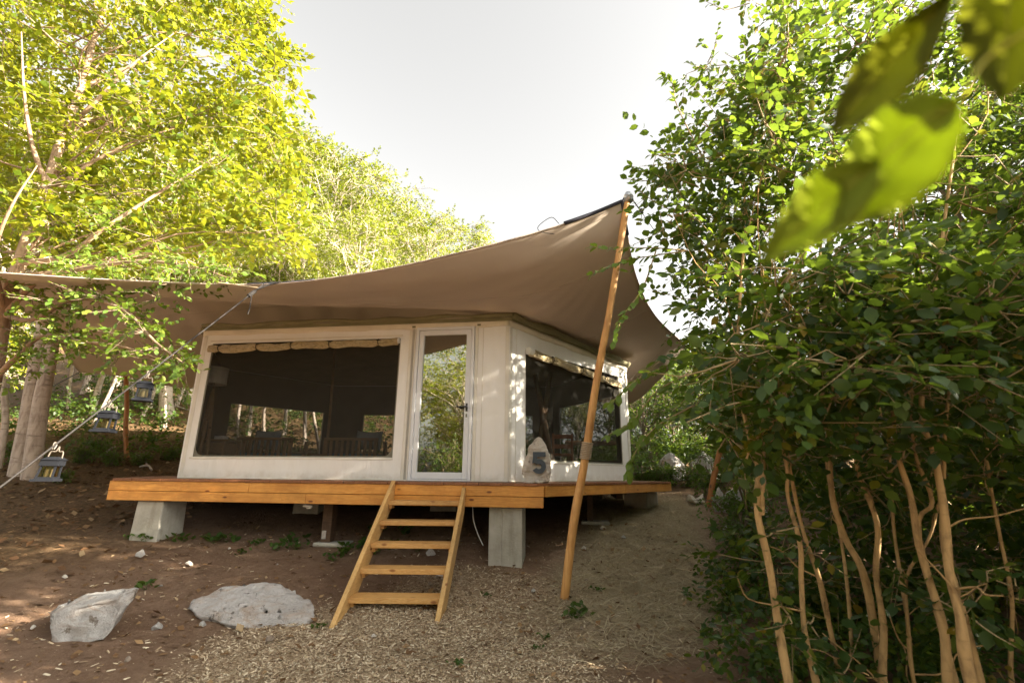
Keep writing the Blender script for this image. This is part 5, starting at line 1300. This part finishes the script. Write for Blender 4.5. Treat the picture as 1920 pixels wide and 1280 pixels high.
cl_dark = sample_poly(rngR, dark_poly, 105, 4.2, 6.5)
names = {'A': 'hazel with tan forked stems at the edge of the path', 'B': 'hazel with straight tan stems behind the path-side stems', 'C': 'hazel with stout bending tan stem and crossing twigs', 'D': 'hazel with paired golden stems deep in the thicket'}
cenpx = {'A': 1400, 'B': 1580, 'C': 1720, 'D': 1860}
def assign(c): 
    x = pix(c)[0]; return min(cenpx, key=lambda k: abs(cenpx[k]-x))
for key, sts in stems.items():
    rng = np.random.RandomState(ord(key)); w = Wood(); tw = Wood(); curves = []
    for si, s in enumerate(sts):
        Q = path_px(s)
        if s[0][1] > 1050 or True:
            g = Q[0].copy()
            if not (key == 'A' and si == 1): 
                g[2] = gz(g[0], g[1])-.08; g[0] += .03
                if Q[0][2]-g[2] > .1: Q = [g]+Q
                else: Q[0] = g
        Q = [q+(rng.randn(3)*np.array([.014, .03, .0]) if 0 < qi < len(Q)-1 else 0) for qi, q in enumerate(Q)]; c = crom(Q, 5); curves.append(c); r0 = {'A': (.029, .018, .024, .021), 'B': (.028, .026, .016, .017), 'C': (.029, .018, .016), 'D': (.031, .020, .018)}[key][si]
        rr = np.linspace(r0, r0*.3, len(c))*(1+.13*np.convolve(rng.randn(len(c)+2), np.ones(3)/3, 'valid')); w.add(c, rr*.92, 9)
    # side twigs on the stems
    for k in range(3):
        c = curves[rng.randint(len(curves))]; i = rng.randint(4, max(5, len(c)//2)); e = c[i]+np.array([rng.uniform(-.45, .45), rng.uniform(-.3, .2), rng.uniform(.02, .3)]); limb(w, rng, c[i], e, .006, .003, 5, .15, .0)
    mine = [c for c in cl_all if assign(c) == key]; dk_ = [c for c in cl_dark if assign(c) == key]
    allc = np.concatenate(curves)
    for c in mine[::5]+dk_[::5]:
        dd = np.linalg.norm(allc-c-np.array([0, 0, -.25]), axis=1); limb(w, rng, allc[np.argsort(dd)[rng.randint(14)]], c, .005, .002, 5, .1, .0)
    P, W, S_ = clump_leaves(rng, tw, mine, [.30*(.7+.6*rng.rand()) for _ in mine], [13]*len(mine), .31, 8, .086)
    sp_c = [c for c in cl_sparse if assign(c) == key]
    Ps, Ws, Ss = clump_leaves(rng, tw, sp_c, [.13*(.6+.8*rng.rand()) for _ in sp_c], [5]*len(sp_c), .24, 6, .085)
    for c in sp_c[::2]:
        dd = np.linalg.norm(allc-c-np.array([0, 0, -.1]), axis=1); limb(w, rng, allc[np.argmin(dd)], c, .004, .002, 4, .12, .0)
    P, W, S_ = np.concatenate([P, Ps]), np.concatenate([W, Ws]), np.concatenate([S_, Ss])
    Pd, Wd, Sd = clump_leaves(rng, tw, dk_, [.5]*len(dk_), [20]*len(dk_), .34, 8, .10)
    f = sts[0][0]; b = at(*f); root = empty('hazel_shrub', (b[0], b[1], gz(b[0], b[1])), names[key], 'shrub')
    V, F = w.get(); part('stems', V, F, M['bark_tan'] if key != 'C' else M['bark_tan'], root, True)
    V, F = tw.get(); part('twigs', V, F, M['bark_olive'], root)['kind'] = 'stuff'
    keep = leaf_objects(root, P, W, S_, 110, LEAF_ME)
    o = part('crown', *bake(np.concatenate([P[keep], Pd]), np.concatenate([W[keep], Wd]), np.concatenate([S_[keep], Sd]), leaf_tpl('near')), M['leaf_right'], root); o['kind'] = 'stuff'
    if key == 'A':
        # arching sprigs that reach in front of the pole and canopy
        me_s = tri_mesh('sprig_leaf', leaf_tpl('near'), M['leaf_sprig'])
        for pth in ([(1290, 470, 3.5), (1230, 465, 3.5), (1170, 465, 3.5), (1110, 462, 3.5)], [(1290, 470, 3.5), (1220, 480, 3.5), (1165, 490, 3.5), (1112, 512, 3.5)], [(1230, 470, 3.5), (1205, 540, 3.5), (1170, 590, 3.5), (1150, 640, 3.5)], [(1300, 660, 3.4), (1240, 690, 3.4), (1190, 715, 3.4), (1145, 755, 3.4)], [(1290, 700, 3.4), (1230, 735, 3.4), (1185, 790, 3.4), (1140, 815, 3.4)], [(1310, 350, 3.6), (1250, 330, 3.6), (1210, 320, 3.6), (1180, 310, 3.6)], [(1320, 300, 3.7), (1270, 200, 3.7), (1262, 160, 3.7), (1240, 140, 3.7)], [(1300, 760, 3.4), (1230, 800, 3.4), (1190, 850, 3.4), (1180, 890, 3.4)], [(1330, 420, 3.5), (1270, 400, 3.5), (1215, 370, 3.5), (1190, 345, 3.5)]):
            c = crom(path_px(pth), 6); tw2 = Wood(); tw2.add(c, np.linspace(.006, .002, len(c)), 5); V, F = tw2.get(); part('sprig', V, F, M['bark_olive'], root, True)
            for k in range(3, len(c)):
                for rep in range(2):
                    t = c[k]-c[k-1]; t /= np.linalg.norm(t); sidev = np.cross(t, [0, 0, 1.]); sg = 1 if (k+rep) % 2 else -1
                    d = t*.7+sidev*sg*.7+rng.randn(3)*.3+np.array([0, 0, -.35]); R_ = frames(d[None], np.array([[0, -.4, 1.]])+rng.randn(1, 3)*.4)[0]; s_ = .07*(.75+.5*rng.rand())
                    m = np.eye(4); m[:3, :3] = R_*s_; m[:3, 3] = c[k]-np.array(root.location); o = bpy.data.objects.new('leaf', me_s); col.objects.link(o); o.parent = root; o.matrix_local = Matrix(m.tolist())
        # yellowing young shoots
        for pth in ([(1440, 760, 2.9), (1425, 660, 2.9), (1420, 580, 2.9), (1445, 520, 2.9)], [(1470, 740, 2.85), (1490, 640, 2.85), (1480, 560, 2.85), (1510, 480, 2.85)], [(1400, 860, 2.9), (1410, 830, 2.9), (1440, 810, 2.9), (1480, 820, 2.9)]):
            c = crom(path_px(pth), 6); tw2 = Wood(); tw2.add(c, np.linspace(.007, .002, len(c)), 5); V, F = tw2.get(); part('sprig', V, F, M['bark_tan'], root, True)
            for k in range(2, len(c)):
                for rep in range(3):
                    d = rng.randn(3)*np.array([1, .7, .3])+np.array([0, 0, .1]); R_ = frames(d[None], np.array([[0, -.5, 1.]])+rng.randn(1, 3)*.4)[0]; s_ = .055*(.75+.5*rng.rand())
                    m = np.eye(4); m[:3, :3] = R_*s_; m[:3, 3] = c[k]-np.array(root.location); o = bpy.data.objects.new('leaf', LEAF_YE); col.objects.link(o); o.parent = root; o.matrix_local = Matrix(m.tolist())
# undergrowth below the hazels
rng = np.random.RandomState(5); cs = []; 
for (px, py) in [(rng.uniform(1390, 1560), rng.uniform(1000, 1290)) for _ in range(34)]+[(rng.uniform(1550, 1930), rng.uniform(1100, 1300)) for _ in range(40)]+[(rng.uniform(1345, 1420), rng.uniform(1010, 1120)) for _ in range(6)]:
    g = on_ground(px, py+30); cs.append(g+np.array([0, .1, .12+.18*rng.rand()]))
P, W, S_ = clump_leaves(rng, None, cs, [.2]*len(cs), [12]*len(cs), .22, 7, .06, .6)
o = part('undergrowth', *bake(P, W, S_, leaf_tpl('near')), M['leaf_right'], None); o['kind'] = 'stuff'; tag(o, 'dark leafy undergrowth around the feet of the hazel stems', 'undergrowth')

# ------------------------------------------------------------------ the twig of big leaves close to the camera
def big_leaf(outline, midrib, D, mat, parent, fold=.012, label=None):
    """serrated leaf blade from its outline in view, at distance D, folded along the midrib"""
    a, b = np.array(midrib[0], float), np.array(midrib[1], float); ax = (b-a)/np.linalg.norm(b-a); nn = np.array([-ax[1], ax[0]]); L = np.linalg.norm(b-a)
    n = 26; V = []; F = []
    prof = outline
    for i in range(n+1):
        t = i/n
        wl = np.interp(t, [q[0] for q in prof], [q[1] for q in prof]); wr = np.interp(t, [q[0] for q in prof], [q[2] for q in prof])
        ser = 1+.05*((i % 2)*2-1)
        for k, f in enumerate((-1, -.66, -.33, 0, .33, .66, 1)):
            w = (wl if f < 0 else wr)*f*(ser if abs(f) == 1 else 1)
            p = a+ax*L*t+nn*w
            dd = D+fold*abs(f)*(-1)+.012*math.sin(3*t)+.0015*math.sin(t*22+abs(f)*6)
            V.append(at(p[0], p[1], dd+.00030*(1690-p[0])))
    for i in range(n):
        for k in range(6): q = i*7+k; F.append((q, q+1, q+8, q+7))
    o = part('leaf', np.array(V), F, mat, parent, True); md = o.modifiers.new('thickness', 'SOLIDIFY'); md.thickness = .0003
    V, F = tube([v for v in np.array(V)[3::7]], np.linspace(.0009, .0003, n+1), 5); part('midrib', V, F, M['midrib'], o)
    return o
def bigleaf_mat(name, c, tc, tr):
    m, nt, b, out = nmat(name)
    f = noise(nt, coords(nt), 60, 4); cc_ = ramp(nt, f, [(.3, tuple(x*.8 for x in c)), (.7, c)])
    nt.links.new(cc_, b.inputs['Base Color']); b.inputs['Roughness'].default_value = .75; b.inputs['Specular IOR Level'].default_value = .15
    t = nt.nodes.new('ShaderNodeBsdfTranslucent'); t.inputs[0].default_value = (*tc, 1)
    ms = nt.nodes.new('ShaderNodeMixShader'); ms.inputs[0].default_value = tr
    nt.links.new(b.outputs[0], ms.inputs[1]); nt.links.new(t.outputs[0], ms.inputs[2]); nt.links.new(ms.outputs[0], out.inputs[0]); return m
M['bl1'] = bigleaf_mat('big_leaf_bright', (.28, .35, .045), (.33, .39, .035), .6); M['bl2'] = bigleaf_mat('big_leaf_dark', (.15, .17, .02), (.22, .24, .015), .55)
M['midrib'] = simple('leaf_midrib', (.36, .36, .03), .7)
tw_b = at(1960, 60, .36); twr = empty('foreground_twig', tw_b, 'twig of large blurred yellow green leaves hanging close in front of the hazels', 'twig')
c = crom([at(1960, 40, .36-.081), at(1850, 110, .35-.048), at(1798, 186, .34-.0324), at(1735, 225, .34-.013), at(1648, 300, .33+.0126)], 5); V, F = tube(c, np.linspace(.0016, .0007, len(c)), 6); part('stem', V, F, M['midrib'], twr, True)
big_leaf([(0, 2, 2), (.12, 40, 34), (.35, 58, 66), (.6, 52, 54), (.85, 22, 25), (1, 1, 1)], ((1648, 300), (1425, 492)), .33, M['bl1'], twr)
big_leaf([(0, 2, 2), (.1, 50, 60), (.35, 76, 98), (.6, 74, 98), (.85, 38, 52), (1, 2, 2)], ((1798, 186), (1575, 425)), .34, M['bl1'], twr)
big_leaf([(0, 2, 2), (.15, 30, 22), (.4, 60, 46), (.65, 62, 52), (.88, 30, 26), (1, 1, 1)], ((1790, -20), (1556, 250)), .35, M['bl2'], twr)
big_leaf([(0, 2, 2), (.15, 60, 60), (.45, 95, 95), (.7, 82, 88), (.9, 40, 44), (1, 1, 1)], ((1900, -130), (1880, 190)), .37, M['bl2'], twr)

# ------------------------------------------------------------------ what lies on the ground
def scatter(rng, n, zone, x0, x1, y0, y1):
    out = []
    while sum(len(o) for o in out) < n:
        x = rng.uniform(x0, x1, n*2); y = rng.uniform(y0, y1, n*2); k = rng.rand(n*2) < zone(x, y); out.append(np.stack([x[k], y[k]], 1))
    return np.concatenate(out)[:n]
def ground_bits(name, xy, rng, tpl, size, tilt, mat, label, cat, lift=.004):
    n = len(xy); z = ground_z(xy[:, 0], xy[:, 1])+lift+.01*rng.rand(n)
    jit = np.array([mnoise.noise((float(a)*6, float(b)*6, 0)) for a, b in xy])*.016; P = np.stack([xy[:, 0], xy[:, 1], z+jit], 1)
    a = rng.rand(n)*6.28; d = np.stack([np.cos(a), np.sin(a), rng.randn(n)*tilt], 1); R_ = frames(d, np.array([0, 0, 1.])+rng.randn(n, 3)*tilt)
    V, F = bake(P, R_, size*(.35+1.35*rng.rand(n)**2), tpl); o = part(name, V, F, mat, None); o['kind'] = 'stuff'; tag(o, label, cat)
chip_t = (np.array([(-.5, -.16, 0), (.5, -.12, .02), (.45, .14, 0), (-.5, .12, .03), (-.45, -.1, .09), (.42, -.1, .1), (.4, .1, .09), (-.45, .1, .1)]), np.array([(4, 5, 6), (4, 6, 7), (0, 1, 5), (0, 5, 4), (1, 2, 6), (1, 6, 5), (2, 3, 7), (2, 7, 6), (3, 0, 4), (3, 4, 7)]))
rng = np.random.RandomState(8)
ground_bits('wood_chips', scatter(rng, 42000, lambda x, y: chip_zone(x, y), -3.0, 1.7, 2.2, 6.4), rng, chip_t, .0215, .35, M['chips'], 'pale wood chip mulch spread around the foot of the stairs', 'wood chips')
ground_bits('scattered_chips', scatter(rng, 2500, lambda x, y: .5+0*x, -4.5, 2.2, 2.4, 7.0), rng, chip_t, .03, .3, M['chips'], 'stray wood chips on bare brown earth', 'wood chips')
hay_t = (np.array([(0, -.010, 0), (0, .010, 0), (.35, .010, .06), (.35, -.010, .06), (.7, .008, .05), (.7, -.008, .05), (1, 0, 0)]), np.array([(0, 3, 2), (0, 2, 1), (3, 5, 4), (3, 4, 2), (5, 6, 4)]))
ground_bits('dry_grass', scatter(rng, 26000, lambda x, y: hay_zone(x, y), -.6, 4.2, 2.6, 10.5), rng, hay_t, .15, .2, M['hay'], 'mown dry grass strewn over the path beside the deck', 'dry grass', .006)
lt = leaf_tpl('mid')
ground_bits('leaf_litter', scatter(rng, 15000, lambda x, y: litter_zone(x, y)*.8+.02, -14, 3, 4, 22), rng, lt, .095, .4, M['litter'], 'brown fallen leaves covering the woodland floor', 'leaf litter')
ground_bits('fallen_leaves', scatter(rng, 3600, lambda x, y: .4+0*x, -5, 2.4, 2.4, 7.5), rng, lt, .05, .35, M['litter'], 'scattered small dry leaves and bark on bare earth', 'leaf litter')
ground_bits('twig_litter', scatter(rng, 2600, lambda x, y: .2+.6*litter_zone(x, y), -7, 2.4, 2.4, 9), rng, hay_t, .13, .15, M['litter'], 'thin brown twigs and stalks strewn over the bare earth', 'twigs')
grass_t = (np.array([(0, -.03, 0), (0, .03, 0), (.5, .02, .1), (.5, -.02, .1), (1, 0, .0)]), np.array([(0, 3, 2), (0, 2, 1), (3, 4, 2)]))
# weeds along the deck shadow and here and there
def weed(px, py, s, seed):
    g = on_ground(px, py); rng = np.random.RandomState(seed); n = 16
    P = g+np.stack([rng.randn(n)*.05*s, rng.randn(n)*.05*s, .01+.06*s*rng.rand(n)], 1); a = rng.rand(n)*6.28
    R_ = frames(np.stack([np.cos(a), np.sin(a), .5+.5*rng.rand(n)], 1), np.array([0, 0, 1.])+rng.randn(n, 3)*.3)
    under = py < 1060 and px < 1000
    r = empty('weed', g, 'small green weed growing in the shadow line under the deck' if under else 'small green weed sprouting from the open earth before the deck', 'plant', 'weeds under the deck edge' if under else 'weeds on the open earth')
    part('leaves', *bake(P, R_, .07*s*(.6+.7*rng.rand(n)), leaf_tpl('near')), M['weed'], r)
    w = Wood()
    for k in range(0, n, 2): w.add(np.array([g, g*.4+P[k]*.6, P[k]]), [.002, .0015, .001], 3)
    V, F = w.get(); part('stalks', V, F, M['weed'], r)
for k, (px, py, s) in enumerate(((272, 1015, 1.3), (246, 1012, 1.0), (400, 1018, 1.2), (425, 1016, 1.3), (390, 1015, 1.0), (545, 1020, 1.4), (555, 1030, 1.0), (520, 1032, 1.0), (480, 1022, .8), (640, 1045, 1.0), (625, 1052, .9), (650, 1035, 1.2), (680, 1030, 1.3), (700, 1040, 1.1), (1090, 1155, 1.2), (1072, 1160, .8), (275, 1105, 1.0), (730, 1030, 1.2), (780, 1035, 1.0), (600, 1180, .6), (910, 1120, .5), (1020, 1200, .5), (1008, 1222, .4), (340, 1018, 1.2), (455, 1040, .7), (860, 1250, .5), (1120, 1110, .6), (1290, 1120, .8), (1330, 1200, 1.0), (1360, 1150, 1.2), (1350, 1080, 1.1), (705, 1000, 1.3), (760, 1002, 1.2))): weed(px, py, s, 100+k)
